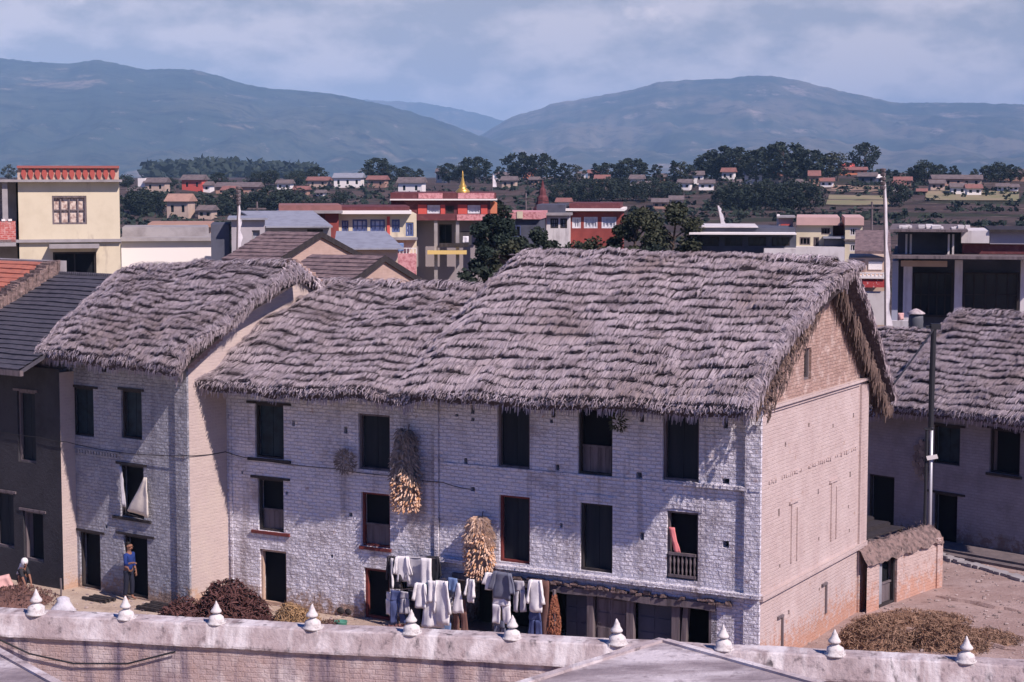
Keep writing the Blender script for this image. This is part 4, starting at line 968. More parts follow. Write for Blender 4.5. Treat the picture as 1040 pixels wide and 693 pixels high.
def garment(name, label, cat, box, kind, m, y, extra=None):
    xa, xb, za, zb = ROW.rect(*box, y); cx = (xa + xb) / 2; w = (xb - xa) * .66; h = zb - za
    t = ROW.world(cx, y, za); mb = MB(); sd = R() * 9
    if kind == 'shirt':      # hung by the shoulders, arms down
        strip(mb, (-w * .62, h), (w * .62, h), (-w * .66, .0), (w * .66, 0), 0, sd, 2)
        strip(mb, (-w * .68, h * .97), (-w * .4, h), (-w, h * .30), (-w * .66, h * .26), -.03, sd + 1, 1); strip(mb, (w * .4, h), (w * .68, h * .97), (w * .66, h * .24), (w, h * .28), -.03, sd + 2, 1)
    elif kind == 'trousers':
        strip(mb, (-w * .8, h), (w * .8, h), (-w * .9, h * .68), (w * .9, h * .68), 0, sd, 2)
        strip(mb, (-w * .9, h * .7), (-.01, h * .7), (-w, 0), (-w * .2, 0), 0, sd, 1); strip(mb, (.01, h * .7), (w * .9, h * .7), (w * .2, h * .02), (w, h * .03), 0, sd + 2, 1)
    elif kind == 'dress':
        strip(mb, (-w * .45, h), (w * .4, h), (-w * .5, h * .62), (w * .45, h * .62), 0, sd, 1.5)
    elif kind == 'triangle': strip(mb, (-w * .25, h), (w * .3, h), (-w, 0), (w, .05), 0, sd, 1.5)
    else: strip(mb, (-w, h), (w * .95, h), (-w * .9, 0), (w, 0), 0, sd, 2.5)
    o = mb.build(name, m, None, smooth=True); o.location = t; o.rotation_euler = (0, U(-.05, .05), ROW.a + U(-.15, .15)); tag(o, label, cat)
    if kind == 'dress':
        mb = MB(); strip(mb, (-w * .55, h * .66), (w * .5, h * .66), (-w, 0), (w, .03), -.02, sd, 3, .05); mb.build('skirt', c_w, o, smooth=True)
        mb = MB(); strip(mb, (w * .4, h * .98), (w * .6, h * .95), (w * .7, h * .66), (w * .95, h * .68), -.02, sd, 1); mb.build('sleeve', m, o, smooth=True)
    if extra: extra(o, w, h)
    return o
def band(o, w, h):
    mb = MB(); strip(mb, (-w * .15, h * .95), (w * .12, h * .95), (-w * .1, h * .05), (w * .15, h * .02), -.09, 1, 1); mb.build('lining', c_w, o, smooth=True)
garment('jacket', 'dark jacket with a pale front at the left end of the upper line', 'jacket', (393, 565, 408, 598), 'shirt', c_d, -.42, band)
garment('shirt', 'small cream shirt next to the dark jacket on the upper line', 'shirt', (403, 565, 417, 591), 'shirt', c_w, -.47)
garment('shirt', 'wide pale grey shirt in the middle of the upper line', 'shirt', (412, 566, 436, 597), 'shirt', c_g, -.42)
garment('scarf', 'narrow cream scarf right of the pale grey shirt', 'scarf', (429, 567, 437, 598), 'cloth', c_w, -.52)
garment('jacket', 'dark jacket at the right end of the upper line', 'jacket', (434, 565, 447, 592), 'shirt', c_k, -.42)
garment('trousers', 'cream trousers at the left end of the lower row', 'trousers', (393, 602, 403, 625), 'trousers', c_w, -.45)
garment('jeans', 'blue jeans hanging beside the cream trousers', 'jeans', (399, 600, 410, 634), 'trousers', c_b, -.50)
garment('trousers', 'short pale grey trousers right of the blue jeans', 'trousers', (407, 601, 415, 624), 'trousers', c_g, -.56)
garment('trousers', 'long dark trousers left of the teal and white dress', 'trousers', (414, 599, 425, 637), 'trousers', c_d, -.47)
garment('dress', 'dress with teal top and wide white skirt', 'dress', (431, 592, 449, 638), 'dress', c_t, -.5)
garment('shirt', 'long white shirt right of the teal and white dress', 'shirt', (442, 590, 457, 635), 'shirt', c_w, -.56)
garment('trousers', 'blue trousers showing below the white skirt', 'trousers', (433, 622, 455, 651), 'trousers', c_bl, -.4)
garment('towel', 'small blue towel on the lower line', 'towel', (456, 587, 463, 601), 'cloth', c_bl, -.47)
garment('headscarf', 'white cloth hung in a narrow triangle', 'cloth', (460, 592, 469, 624), 'triangle', c_w, -.5)
garment('trousers', 'brown trousers hanging low beside the white triangle cloth', 'trousers', (462, 608, 474, 652), 'trousers', c_br, -.42)
garment('shirt', 'small white patterned shirt under the bright corn bundle', 'shirt', (492, 582, 507, 600), 'shirt', c_w, -.45)
garment('jacket', 'grey jacket hanging above the pale trousers', 'jacket', (499, 581, 521, 609), 'shirt', c_bl if False else cl('slate', (.16, .17, .22)), -.52)
garment('trousers', 'pale trousers hanging under the grey jacket', 'trousers', (502, 606, 517, 634), 'trousers', c_w, -.48)
garment('trousers', 'slate blue trousers below the pale trousers', 'trousers', (503, 630, 513, 652), 'trousers', cl('slate', (.16, .17, .22)), -.44)
garment('coat', 'cream coat hanging narrow at the right end of the line', 'coat', (537, 589, 551, 622), 'shirt', c_w, -.5)
garment('blanket', 'dark brown blanket hanging left of the chilli string', 'blanket', (544, 589, 555, 652), 'cloth', c_br, -.36)
garment('trousers', 'dark blue trousers under the cream coat', 'trousers', (538, 620, 549, 652), 'trousers', c_b, -.42)
garment('shirt', 'white shirt hanging between the dark trousers and the dress', 'shirt', (421, 592, 433, 618), 'shirt', c_w, -.6)
garment('towel', 'long white towel hanging below the dark jacket on the right end', 'towel', (436, 590, 442, 612), 'cloth', c_w, -.6)
garment('shirt', 'white vest next to the brown trousers on the lower line', 'shirt', (473, 588, 482, 612), 'shirt', c_w, -.5)
garment('trousers', 'cream trousers between the grey jacket and the cream coat', 'trousers', (523, 590, 533, 622), 'trousers', c_g, -.46)
for y, a, b, lab in ((-.44, (392, 564), (449, 567), 'upper'), (-.46, (449, 588), (556, 590), 'lower')):
    cable('clothes_line', lab + ' clothes line strung in front of the dark shop openings', [rz_(a[0], a[1], y), rz_(b[0], b[1], y)], .008, .04, 'clothes line', m_owood)
cable('clothes_line', 'short clothes line holding the lower row of trousers', [rz_(392, 601, -.5), rz_(449, 592, -.5)], .008, .02, 'clothes line', m_owood)
# cloths in windows
def wcloth(name, label, cat, box, y, m, kind):
    FW = FL if box[0] < 200 else ROW
    xa, xb, za, zb = FW.rect(*box, y); mb = MB()
    if kind == 'tri': strip(mb, (xa + (xb - xa) * .8, zb), (xb - .08, zb), (xa, za + .02), (xb, za - .1), y, 2, 2, .04)
    else: strip(mb, (xa, zb), (xa + (xb - xa) * .45, zb), (xa + (xb - xa) * .55, za), (xb, za), y, 2, 1.5, .03)
    o = mb.build(name, m, None, smooth=True); o.location = FW.o; o.rotation_euler = (0, 0, FW.a); tag(o, label, cat)
wcloth('hanging_cloth', 'cream cloth hanging in a triangle from the shaded left house window', 'cloth', (129, 484, 151, 521), -1.62, cl('cream', (.66, .6, .52)), 'tri')
wcloth('hanging_cloth', 'narrow pale cloth at the left side of the cream triangle cloth window', 'cloth', (121, 474, 127, 515), -1.6, c_g, 's')
wcloth('hanging_cloth', 'pink cloth hung over the carved balustrade window', 'cloth', (679, 536, 691, 562), .03, cl('pink', (.62, .2, .2)), 's')

# ================================================================== PEOPLE
def skinned(name, verts, edges, radii, m, parent, sub=2):
    me = bpy.data.meshes.new(name); me.from_pydata([tuple(v) for v in verts], edges, []); o = bpy.data.objects.new(name, me); COL.objects.link(o)
    md = o.modifiers.new('skin', 'SKIN'); sl = me.skin_vertices[0].data
    for i, r in enumerate(radii): sl[i].radius = r if isinstance(r, tuple) else (r, r); sl[i].use_root = (i == 0)
    md.use_smooth_shade = True; s2 = o.modifiers.new('sub', 'SUBSURF'); s2.levels = sub; s2.render_levels = sub
    dg = bpy.context.evaluated_depsgraph_get(); nm = bpy.data.meshes.new_from_object(o.evaluated_get(dg)); bpy.data.objects.remove(o)
    nm.materials.clear(); nm.materials.append(m); n = bpy.data.objects.new(name, nm); COL.objects.link(n)
    for q in nm.polygons: q.use_smooth = True
    if parent: n.parent = parent
    return n
m_skin = mat('skin', (.24, .12, .08), rough=.6); m_hair = mat('black_hair', (.012, .01, .01), rough=.6)
def chain(V, E, Rr, start, pts, rad):
    k = start
    for p, r in zip(pts, rad): V.append(p); Rr.append(r); E.append((k, len(V) - 1)); k = len(V) - 1
    return k
def hand(V, E, Rr, wrist, d, up):
    """palm, four fingers and a thumb growing from vertex wrist"""
    d = Vector(d).normalized(); up = Vector(up).normalized(); s = d.cross(up).normalized(); w = Vector(V[wrist])
    V.append(w + d * .07); Rr.append((.034, .016)); E.append((wrist, len(V) - 1)); palm = len(V) - 1
    for i, L in enumerate((.065, .078, .072, .055)):
        b = w + d * .085 + s * (.027 - .018 * i); chain(V, E, Rr, palm, [b + d * .02, b + d * (.02 + L * .5) - up * .01, b + d * (L) - up * .035], [.0095, .0085, .0065])
    chain(V, E, Rr, palm, [w + d * .04 + s * .04, w + d * .075 + s * .055 - up * .015], [.011, .008])
def head_parts(root, c, face, hairm, back=True):
    """nose, ears, eyes and hair built round the head centre c looking along face"""
    f = Vector(face).normalized(); s = f.cross(Vector((0, 0, 1))).normalized()
    mb = MB()
    for k in (-1, 1): mb.lathe([(0, -.012), (.011, -.006), (.012, .004), (0, .012)], tuple(c + f * .088 + s * .033 * k + Vector((0, 0, .01))), 8)
    mb.build('eyes', mat('eye', (.03, .02, .02), rough=.2), root)
    mb = MB(); mb.obox(c + f * .092 + Vector((0, 0, -.055)), s * .024, f * .006, Vector((0, 0, .006))); mb.build('mouth', mat('lips', (.2, .07, .06)), root)
def person_blue():
    g0 = at_ground(131, 609); g0.z = .0
    P = thing('person', 'standing person in blue shirt and dark trousers reaching into the left house doorway', 'person', g0, ROW.a)
    # local: x along facade to the right, -y towards the street; standing side-on, face turned to the right
    V = [Vector((0, 0, .92))]; E = []; Rr = [(.135, .105)]
    ch = chain(V, E, Rr, 0, [(.0, .0, 1.05), (.01, 0, 1.2), (.02, 0, 1.33), (.03, 0, 1.41), (.045, 0, 1.48)], [(.13, .095), (.145, .105), (.13, .1), (.06, .055), (.05, .05)])
    chain(V, E, Rr, ch, [(.055, 0, 1.545), (.06, 0, 1.62), (.055, 0, 1.67)], [(.07, .085), (.078, .095), (.05, .06)])
    hd = len(V) - 2
    V.append(Vector((.165, 0, 1.565))); Rr.append(.014); E.append((hd - 1, len(V) - 1))      # nose
    for k in (-1, 1): V.append(Vector((.05, .098 * k, 1.585))); Rr.append(.018); E.append((hd, len(V) - 1))
    for k in (-1, 1):
        e = chain(V, E, Rr, 0, [(.0, .09 * k, .86), (.02 + .03 * k, .1 * k, .47), (-.01 + .05 * k, .1 * k, .08), (.07 + .05 * k, .11 * k, .035), (.14 + .05 * k, .115 * k, .025)], [.085, .055, .038, .035, .022])
    sh = 3
    e = chain(V, E, Rr, sh, [(.03, -.17, 1.34), (.10, -.22, 1.1), (.30, -.2, 1.16), (.33, -.2, 1.17)], [.055, .042, .032, .026]); hand(V, E, Rr, e, (1, 0, .1), (0, 0, 1))
    e = chain(V, E, Rr, sh, [(.03, .17, 1.34), (.02, .21, 1.08), (.10, .2, .86), (.11, .2, .83)], [.055, .042, .032, .026]); hand(V, E, Rr, e, (.2, 0, -1), (1, 0, 0))
    skinned('body', [tuple(v) for v in V], E, Rr, m_skin, P)
    head_parts(P, Vector((.06, 0, 1.6)), (1, 0, 0), m_hair)
    skinned('hair', [(.03, 0, 1.68), (-.01, 0, 1.66), (-.035, 0, 1.59), (-.02, 0, 1.53), (.08, 0, 1.70), (.03, .06, 1.65), (.03, -.06, 1.65)], [(0, 1), (1, 2), (2, 3), (0, 4), (0, 5), (0, 6)], [(.07, .07), (.07, .08), (.06, .08), (.04, .06), (.04, .06), (.035, .05), (.035, .05)], m_hair, P)
    bl = cl('shade_blue', (.018, .04, .17))  # shirt and trousers coloured darker in place of the doorway's shade
    skinned('shirt', [(0, 0, .86), (0, 0, 1.05), (.01, 0, 1.2), (.02, 0, 1.34), (.03, 0, 1.41), (.03, -.17, 1.35), (.10, -.22, 1.1), (.22, -.21, 1.135), (.03, .17, 1.35), (.02, .21, 1.08), (.06, .205, .96)],
            [(0, 1), (1, 2), (2, 3), (3, 4), (3, 5), (5, 6), (6, 7), (3, 8), (8, 9), (9, 10)], [(.16, .125), (.15, .115), (.165, .12), (.145, .115), (.075, .07), .07, .056, .048, .07, .056, .048], bl, P)
    skinned('trousers', [(0, 0, .95), (0, .085, .84), (.05, .1, .47), (.04, .1, .12), (0, -.085, .84), (-.01, -.1, .47), (-.06, -.1, .12)], [(0, 1), (1, 2), (2, 3), (0, 4), (4, 5), (5, 6)], [(.14, .115), .1, .075, .062, .1, .075, .062], cl('navy', (.018, .02, .035)), P)
person_blue()
def person_squat():
    g0 = at_ground(22, 599); g0.z = 0
    P = thing('person', 'crouching person in dark clothes with white headscarf bending over the crop heap', 'person', g0, ROW.a)
    V = [Vector((-.05, .1, .26))]; E = []; Rr = [(.15, .13)]
    ch = chain(V, E, Rr, 0, [(-.02, .05, .42), (.06, .0, .58), (.13, -.05, .70), (.17, -.08, .76), (.21, -.1, .81)], [(.14, .11), (.15, .11), (.13, .1), (.06, .055), (.05, .05)])
    chain(V, E, Rr, ch, [(.25, -.12, .85), (.28, -.13, .91), (.285, -.13, .955)], [(.07, .08), (.08, .092), (.05, .06)]); hd = len(V) - 2
    V.append(Vector((.365, -.17, .845))); Rr.append(.014); E.append((hd - 1, len(V) - 1))
    for k in (-1, 1):
        chain(V, E, Rr, 0, [(-.02 + .0 * k, .1 + .1 * k - .05, .27), (.18, -.1 + .14 * k, .50), (.02, .02 + .12 * k, .09), (.1, -.03 + .13 * k, .04), (.17, -.07 + .13 * k, .03)], [.09, .065, .04, .035, .022])
    e = chain(V, E, Rr, 3, [(.18, -.2, .66), (.32, -.27, .44), (.42, -.27, .25), (.43, -.27, .22)], [.052, .042, .03, .026]); hand(V, E, Rr, e, (.3, 0, -1), (1, 0, .2))
    e = chain(V, E, Rr, 3, [(.12, .08, .68), (.28, .05, .46), (.42, -.03, .28), (.43, -.04, .25)], [.052, .042, .03, .026]); hand(V, E, Rr, e, (.4, -.1, -1), (1, 0, .2))
    skinned('body', [tuple(v) for v in V], E, Rr, m_skin, P)
    head_parts(P, Vector((.285, -.13, .89)), (.8, -.4, -.3), m_hair)
    mb = MB(); mb.lathe([(0, .125), (.05, .118), (.09, .08), (.108, .02), (.105, -.05), (.085, -.10), (.06, -.12)], (.268, -.125, .905), 14); mb.v = [(x - .25 * max(0, .92 - z), y + .1 * max(0, .92 - z), z) for x, y, z in mb.v]
    hs = mb.build('headscarf', c_w, P, smooth=True)
    mb = MB(); strip(mb, (.08, .84), (.27, .84), (-.06, .5), (.14, .52), -.14, 1.0, 2, .03); mb.build('scarf_tail', c_w, hs, smooth=True)
    skinned('blouse', [(-.03, .06, .38), (.05, .0, .57), (.13, -.05, .69), (.18, -.2, .66), (.32, -.27, .45), (.12, .08, .68), (.28, .05, .47)], [(0, 1), (1, 2), (2, 3), (3, 4), (2, 5), (5, 6)], [(.16, .13), (.17, .13), (.15, .115), .07, .055, .07, .055], cl('charcoal', (.03, .03, .035)), P)
    skinned('skirt', [(-.06, .1, .3), (.0, .02, .32), (.16, -.2, .46), (.16, .05, .46), (.03, -.08, .18), (.03, .1, .18)], [(0, 1), (1, 2), (1, 3), (1, 4), (1, 5)], [(.19, .17), (.2, .15), .1, .1, .14, .14], cl('navy', (.025, .03, .06)), P)
person_squat()
mb = MB(); strip(mb, (-.25, .42), (.15, .5), (-.3, .02), (.35, .02), 0, 2, 2, .1, .14); o = mb.build('cloth_bundle', cl('rose', (.6, .36, .33)), None, smooth=True); o.location = at_ground(4, 600); tag(o, 'pale pink cloth bundle at the left edge beside the crouching person', 'bundle')

# ================================================================== POLES
w = at_depth(945, 500, 57.5); z1 = at_depth(945, 334, 57.5).z; zm = at_depth(945, 431, 57.5).z; zp = at_depth(945, 464, 57.5).z
EP = thing('electric_pole', 'dark utility pole with white plate standing before the shaded thatched house', 'pole', (w.x, w.y, 0))
mb = MB(); mb.tube([(0, 0, -.2), (0, 0, zm + .1)], [.06, .05], 10); mb.build('lower_tube', m_steel, EP, smooth=True)
mb = MB(); mb.tube([(-.03, 0, zm - .1), (-.02, .02, zm + 1.5), (0, 0, z1)], [.09, .095, .09], 10); mb.build('upper_post', m_black, EP)
mb = MB(); mb.tube([(-.17, 0, -.2), (-.15, 0, zm - .12)], .05, 8); mb.obox((-.1, 0, zm - .15), (.14, 0, 0), (0, .06, 0), (0, 0, .03)); mb.build('stay_post', m_black, EP)
mb = MB(); mb.obox((0, -.13, zp), (.17, 0, .03), (0, .012, 0), (-.02, 0, .065)); mb.build('plate', m_wpaint, EP)
mb = MB(); mb.box(-.1, .2, -.1, .1, z1 - .02, z1 + .16); mb.box(-.25, -.03, -.04, .04, z1 + .02, z1 + .1); mb.build('transformer_box', m_black, EP)
cable('shadow_line', 'added dark line for the shadowed gap between the thatched roofs, utility pole to gable', [(w.x, w.y, z1), tuple(ROW.world(.6, 8.6, 6.5))], .03, .03)  # dark strand drawn in for the shadow between the right-hand roofs
# prayer flag pole
def flagpole(label, px, pyb, pyt, Y, fl0, fl1, wd, lean, m=m_flag, top=True):
    a = at_depth(px, pyb, Y); b = at_depth(px + lean, pyt, Y); b0 = at_depth(px, fl1, Y).z; t0 = at_depth(px, fl0, Y).z
    t = thing('prayer_flag_pole', label, 'flag pole', (a.x, a.y, a.z)); H = b.z - a.z; dx = b.x - a.x
    f = lambda q: (dx * q ** 2, 0, H * q)
    mb = MB(); mb.tube([f(i / 8) for i in range(9)], [.05 - .025 * i / 8 for i in range(9)], 8); mb.build('pole', m_owood, t)
    mb = MB(); n = 26; i0 = 0; q0, q1 = (b0 - a.z) / H, (t0 - a.z) / H
    for s in (0, 1):
        for i in range(n + 1):
            q = q0 + (q1 - q0) * i / n; p = f(q); ww = wd * (1 - .72 * (i / n)) * (1 + .7 * nz(q * 14, px, 2))
            for j in range(3): mb.v.append((p[0] + .04 + ww * j / 2, p[1] + (.05 * nz(q * 12, j * 2, px) if j else 0) + s * .02, p[2]))
    for s in (0, 1):
        for i in range(n):
            for j in range(2): k = s * 3 * (n + 1) + i * 3 + j; mb.f.append((k, k + 1, k + 4, k + 3)); mb.uv.append(None); mb.mi.append(0)
    mb.build('flag', m, t, smooth=True)
    if top:
        mb = MB(); p = f(1)
        for k in range(5): mb.lathe([(.02, 0), (.10, .03), (.12, .13), (.04, .16)], (p[0], p[1], p[2] - .8 + k * .17), 8)
        mb.build('tuft', m_owood, t)
    return t
flagpole('tall white prayer flag pole beside the dark modern building', 898, 470, 172, 72, 186, 345, .2, -1)
tp = flagpole('prayer flag pole with yellowed cloth above the grey shed at the left', 241, 300, 190, 82, 196, 262, .2, 1)
flagpole('short white prayer flag leaning above the long dark roof', 733, 250, 208, 128, 209, 240, .45, -5, top=False)
flagpole('tiny white prayer flag left of the leaning one', 709, 250, 222, 128, 223, 238, .2, -2, top=False)
flagpole('small white prayer flag behind the gilt pinnacle', 500, 230, 176, 150, 178, 190, .35, 0, top=False)

# ================================================================== TOWN BEHIND
def BF(px, Y, deg=0): q = at_depth(px, 300, Y); return Frame((q.x, q.y), deg)
def bthing(name, label, cat, F): return thing(name, label, cat, F.o, F.a)
def shell(h, F, px0, px1, pyt, depth, m, holes=(), y=0, zb=-1.5, name='wall', roof=True, pyb=None):
    """front with openings, sides, back and flat top; returns x0,x1,ztop"""
    xa = F.at(px0, pyt, y)[0]; xb, zt = F.at(px1, pyt, y)[0], (F.at(px0, pyt, y)[1] + F.at(px1, pyt, y)[1]) / 2
    if pyb: zb = F.at(px0, pyb, y)[1]
    mb = MB(); panel(mb, fy(y), xa, xb, zb, zt, holes, .25)
    mb.face([(xa, y, zb), (xa, y + depth, zb), (xa, y + depth, zt), (xa, y, zt)]); mb.face([(xb, y, zb), (xb, y + depth, zb), (xb, y + depth, zt), (xb, y, zt)])
    mb.face([(xa, y + depth, zb), (xb, y + depth, zb), (xb, y + depth, zt), (xa, y + depth, zt)])
    if roof: mb.face([(xa, y, zt), (xb, y, zt), (xb, y + depth, zt), (xa, y + depth, zt)])
    if pyb: mb.face([(xa, y, zb), (xb, y, zb), (xb, y + depth, zb), (xa, y + depth, zb)])
    mb.build(name, m, h, recalc=False); return xa, xb, zt
def R4(F, b, y=0): return F.rect(*b, y)
def bwin(h, r, y, fm, pm, nx=2, nz_=1, fw=.07, name='window'):
    xa, xb, za, zb = r; mb = MB(); g = .003
    mb.box(xa + g, xa + fw, y - .03, y + .1, za + g, zb - g); mb.box(xb - fw, xb - g, y - .03, y + .1, za + g, zb - g); mb.box(xa + fw, xb - fw, y - .03, y + .1, zb - fw, zb - g); mb.box(xa + fw, xb - fw, y - .03, y + .1, za + g, za + fw)
    for i in range(1, nx): x = xa + (xb - xa) * i / nx; mb.box(x - fw * .35, x + fw * .35, y + .02, y + .09, za + fw, zb - fw)
    for i in range(1, nz_): z = za + (zb - za) * i / nz_; mb.box(xa + fw, xb - fw, y + .03, y + .08, z - fw * .3, z + fw * .3)
    o = mb.build(name, fm, h); mb = MB(); mb.box(xa + g, xb - g, y + .13, y + .16, za + g, zb - g); mb.build('pane', pm, o); return o
def slab(h, F, px0, px1, pyt, pyb, y0, y1, m, name='slab', yref=None):
    yr = y0 if yref is None else yref
    r = F.rect(px0, pyt, px1, pyb, yr); mb = MB(); mb.box(r[0], r[1], y0, y1, r[2], r[3]); return mb.build(name, m, h)
# -- cream house at upper left
F = BF(18, 87, 14); h = bthing('cream_house', 'cream house with red patterned parapet at the upper left', 'house', F)
hw = R4(F, (53, 199, 88, 228)); hd_ = R4(F, (54, 256, 98, 290))
xa, xb, zt = shell(h, F, 18, 121, 184, 9, m_yellow, [hw, hd_])
bwin(h, hw, .05, m_owood, mat('patterned_curtain', (.62, .52, .44), [((.3, .2, .17), 5, .45, .6)]), 4, 2, .09)
bwin(h, hd_, .1, m_dwood, m_dark, 2, 1, .1, 'door')
slab(h, F, 10, 126, 246.5, 243.2, -.35, .3, m_conc, 'string_course') if False else None
r = F.rect(-60, 243.5, 123, 246.5, -.2); mb = MB(); mb.box(r[0], r[1], -.2, -.003, min(r[2:]), max(r[2:])); mb.build('string_course', m_conc, h)
r = F.rect(50, 248.5, 101, 252.5, -.9); mb = MB(); mb.box(r[0], r[1], -.9, -.003, r[2], r[3]); mb.build('canopy', m_conc, h)
r = F.rect(2, 182.5, 124, 185, -.45); mb = MB(); mb.box(r[0] - 1.5, r[1], -.45, 9.2, r[2], r[3]); mb.build('roof_slab', m_conc, h)
zb_ = max(r[2:]); r2 = F.rect(17, 168.5, 121, 171, -.3); zt_ = max(r2[2:])
mb = MB(); mb.box(r2[0], r2[1], -.35, -.15, r2[2], zt_); mb.box(r2[0], r2[0] + .2, -.15, 9, r2[2], zt_); mb.box(r2[1] - .2, r2[1], -.15, 9, r2[2], zt_); mb.box(r2[0], r2[1], 8.8, 9, r2[2], zt_); mb.build('parapet_rail', mat('rail_red', (.3, .1, .09)), h)
mb = MB(); mb.box(r2[0] + .02, r2[1] - .02, -.16, -.1, zb_, r2[2]); mb.box(r2[1] - .12, r2[1] - .04, -.1, 8.8, zb_, r2[2]); mb.box(r2[0] + .04, r2[0] + .12, -.1, 8.8, zb_, r2[2]); mb.build('parapet_panel', m_ftan, h)
n = 14; hh = r2[2] - zb_
for i in range(n):
    x = r2[0] + .15 + (r2[1] - r2[0] - .3) * (i + .5) / n; mb = MB(); mb.prism([(x - .02, zb_), (x + .05, zb_), (x + .13, zb_ + hh * .5), (x + .04, zb_ + hh), (x - .06, zb_ + hh), (x - .13, zb_ + hh * .5)], -.27, -.165); mb.build('baluster', mat('terracotta', (.36, .085, .07)), h)
# set-back balcony wing
xl = F.at(-70, 200, 0)[0]; zf = F.at(0, 246, 0)[1]
mb = MB(); mb.box(xl, -.01, 2.4, 9, -1, F.at(0, 183.5, 2.4)[1]); mb.build('wing_wall', m_conc, h)
r = F.rect(-70, 225, 18, 246, -.2); mb = MB(); mb.box(xl, -.02, -.2, -.04, zf, r[3]); mb.build('balcony_wall', mat('red_brick', (.45, .11, .09), [((.55, .3, .27), 5, .5, .62)], brick=(.25, .1, .01, (.6, .4, .36), .7)), h)
mb = MB(); mb.box(xl, -.02, -.2, 2.39, zf - .2, zf - .003); mb.build('balcony_floor', m_conc, h)
mb = MB()
for i in range(14): mb.box(-.35 - i * .3, -.18 - i * .3, -.24, -.02, r[3] + .002, r[3] + .1)
mb.build('balcony_coping', m_fwhite, h)
mb = MB(); mb.box(-.6, -.35, -.15, .1, r[3], F.at(0, 184.8, 0)[1]); mb.build('balcony_post', m_conc, h)
# -- white building and grey roofs right of it
F = BF(122, 92, 10); h = bthing('white_building', 'long low white building with grey flat roof right of the cream house', 'building', F)
shell(h, F, 123, 221, 245, 7, m_fwhite); r = F.rect(122, 241.5, 223, 245, -.3); mb = MB(); mb.box(r[0], r[1], -.3, 7.2, r[2], r[3]); mb.build('roof_slab', m_conc, h)
shell(h, F, 124, 212, 231, 5, m_conc, y=1.6, pyb=246, name='parapet')
F = BF(155, 99, 9); h = bthing('flat_roof_building', 'brown flat-roofed building behind the long low white one', 'building', F)
shell(h, F, 150, 216, 231, 6, m_ftan); r = F.rect(150, 227.5, 217, 231, -.3); mb = MB(); mb.box(r[0], r[1], -.3, 6.2, r[2], r[3]); mb.build('roof_slab', m_fbrick, h)
F = BF(233, 86, 8); h = bthing('grey_shed', 'pale grey shed with dark left side behind the prayer flag pole', 'shed', F)
d = R4(F, (256, 234, 264, 258)); shell(h, F, 235, 269, 223.5, 5, mat('shed_grey', (.40, .37, .38), [((.3, .28, .29), 1, .4, .7)]), [d]); bwin(h, d, .1, m_conc, m_metal, 1, 1, .05, 'door')
r = F.rect(231, 221.5, 272, 223.5, -.3); mb = MB(); mb.box(r[0], r[1], -.3, 5.2, r[2], r[3]); mb.build('roof_slab', m_metal, h)
mb = MB(); q = F.at(214, 228, .5); q2 = F.at(234, 228, .5)[0]; mb.box(q[0], q2 - .05, .5, 5, -1, q[1]); mb.build('side_shed', m_bgrey, h)
# -- two brick gables with tiled roofs
def gable_house(label, foot, Y, w, px_apex, x_len, m_t, rows):
    o = at_depth(*foot, Y); Fh = Frame((o.x, o.y), -29.3); h = thing('tiled_house', label, 'house', Fh.o, Fh.a, 'brick gabled houses behind the thatch')
    ze = o.z; ya, za = Fh.atx(px_apex[0], px_apex[1], 0); zg = za
    mb = MB(); mb.face([(0, 0, -1), (0, w, -1), (0, w, ze), (0, w / 2, zg - .05), (0, 0, ze)]); mb.face([(0, 0, -1), (-x_len, 0, -1), (-x_len, 0, ze), (0, 0, ze)]); mb.face([(0, w, -1), (-x_len, w, -1), (-x_len, w, ze), (0, w, ze)]); mb.face([(-x_len, 0, -1), (-x_len, w, -1), (-x_len, w, ze), (-x_len, w / 2, zg - .05), (-x_len, 0, ze)])
    mb.build('gable_wall', m_fbrick if False else mat('gable_tan', (.46, .33, .27), [((.36, .25, .2), 1.5, .45, .75)], brick=(.3, .1, .006, (.36, .27, .23), .4)), h, recalc=False)
    k = (zg - ze) / (w / 2); tile_roof(h, 'tiled_roof', -x_len - .3, .07, -.45, ze - .45 * k + .1, w / 2, zg + .1, m_t, rows); tile_roof(h, 'back_slope', -x_len - .3, .07, w + .45, ze - .45 * k + .1, w / 2 + .01, zg + .095, m_t, rows)
    mb = MB(); s = .09
    for y0, z0, y1, z1 in ((-.45, ze - .45 * k, w / 2, zg), (w + .45, ze - .45 * k, w / 2, zg)): mb.prismx([(y0, z0 + .14), (y1, z1 + .14), (y1, z1 - .1), (y0, z0 - .1)], .075, .12)
    mb.build('barge_board', m_dwood, h)
    mb = MB(); mb.box(-.1, .02, w * .5 - .12, w * .5 + .12, zg - 1.25, zg - .95); mb.build('vent', m_dark, h)
    return h
gable_house('tiled house with brick gable nearer the grey shed, higher of the two', (287, 263), 76, 5.3, (318, 239), 2.5, m_tile2, 8)
gable_house('tiled house with brick gable just above the thatch, lower of the two', (355, 289), 68, 4.5, (389, 263), 3.0, m_tile2, 8)
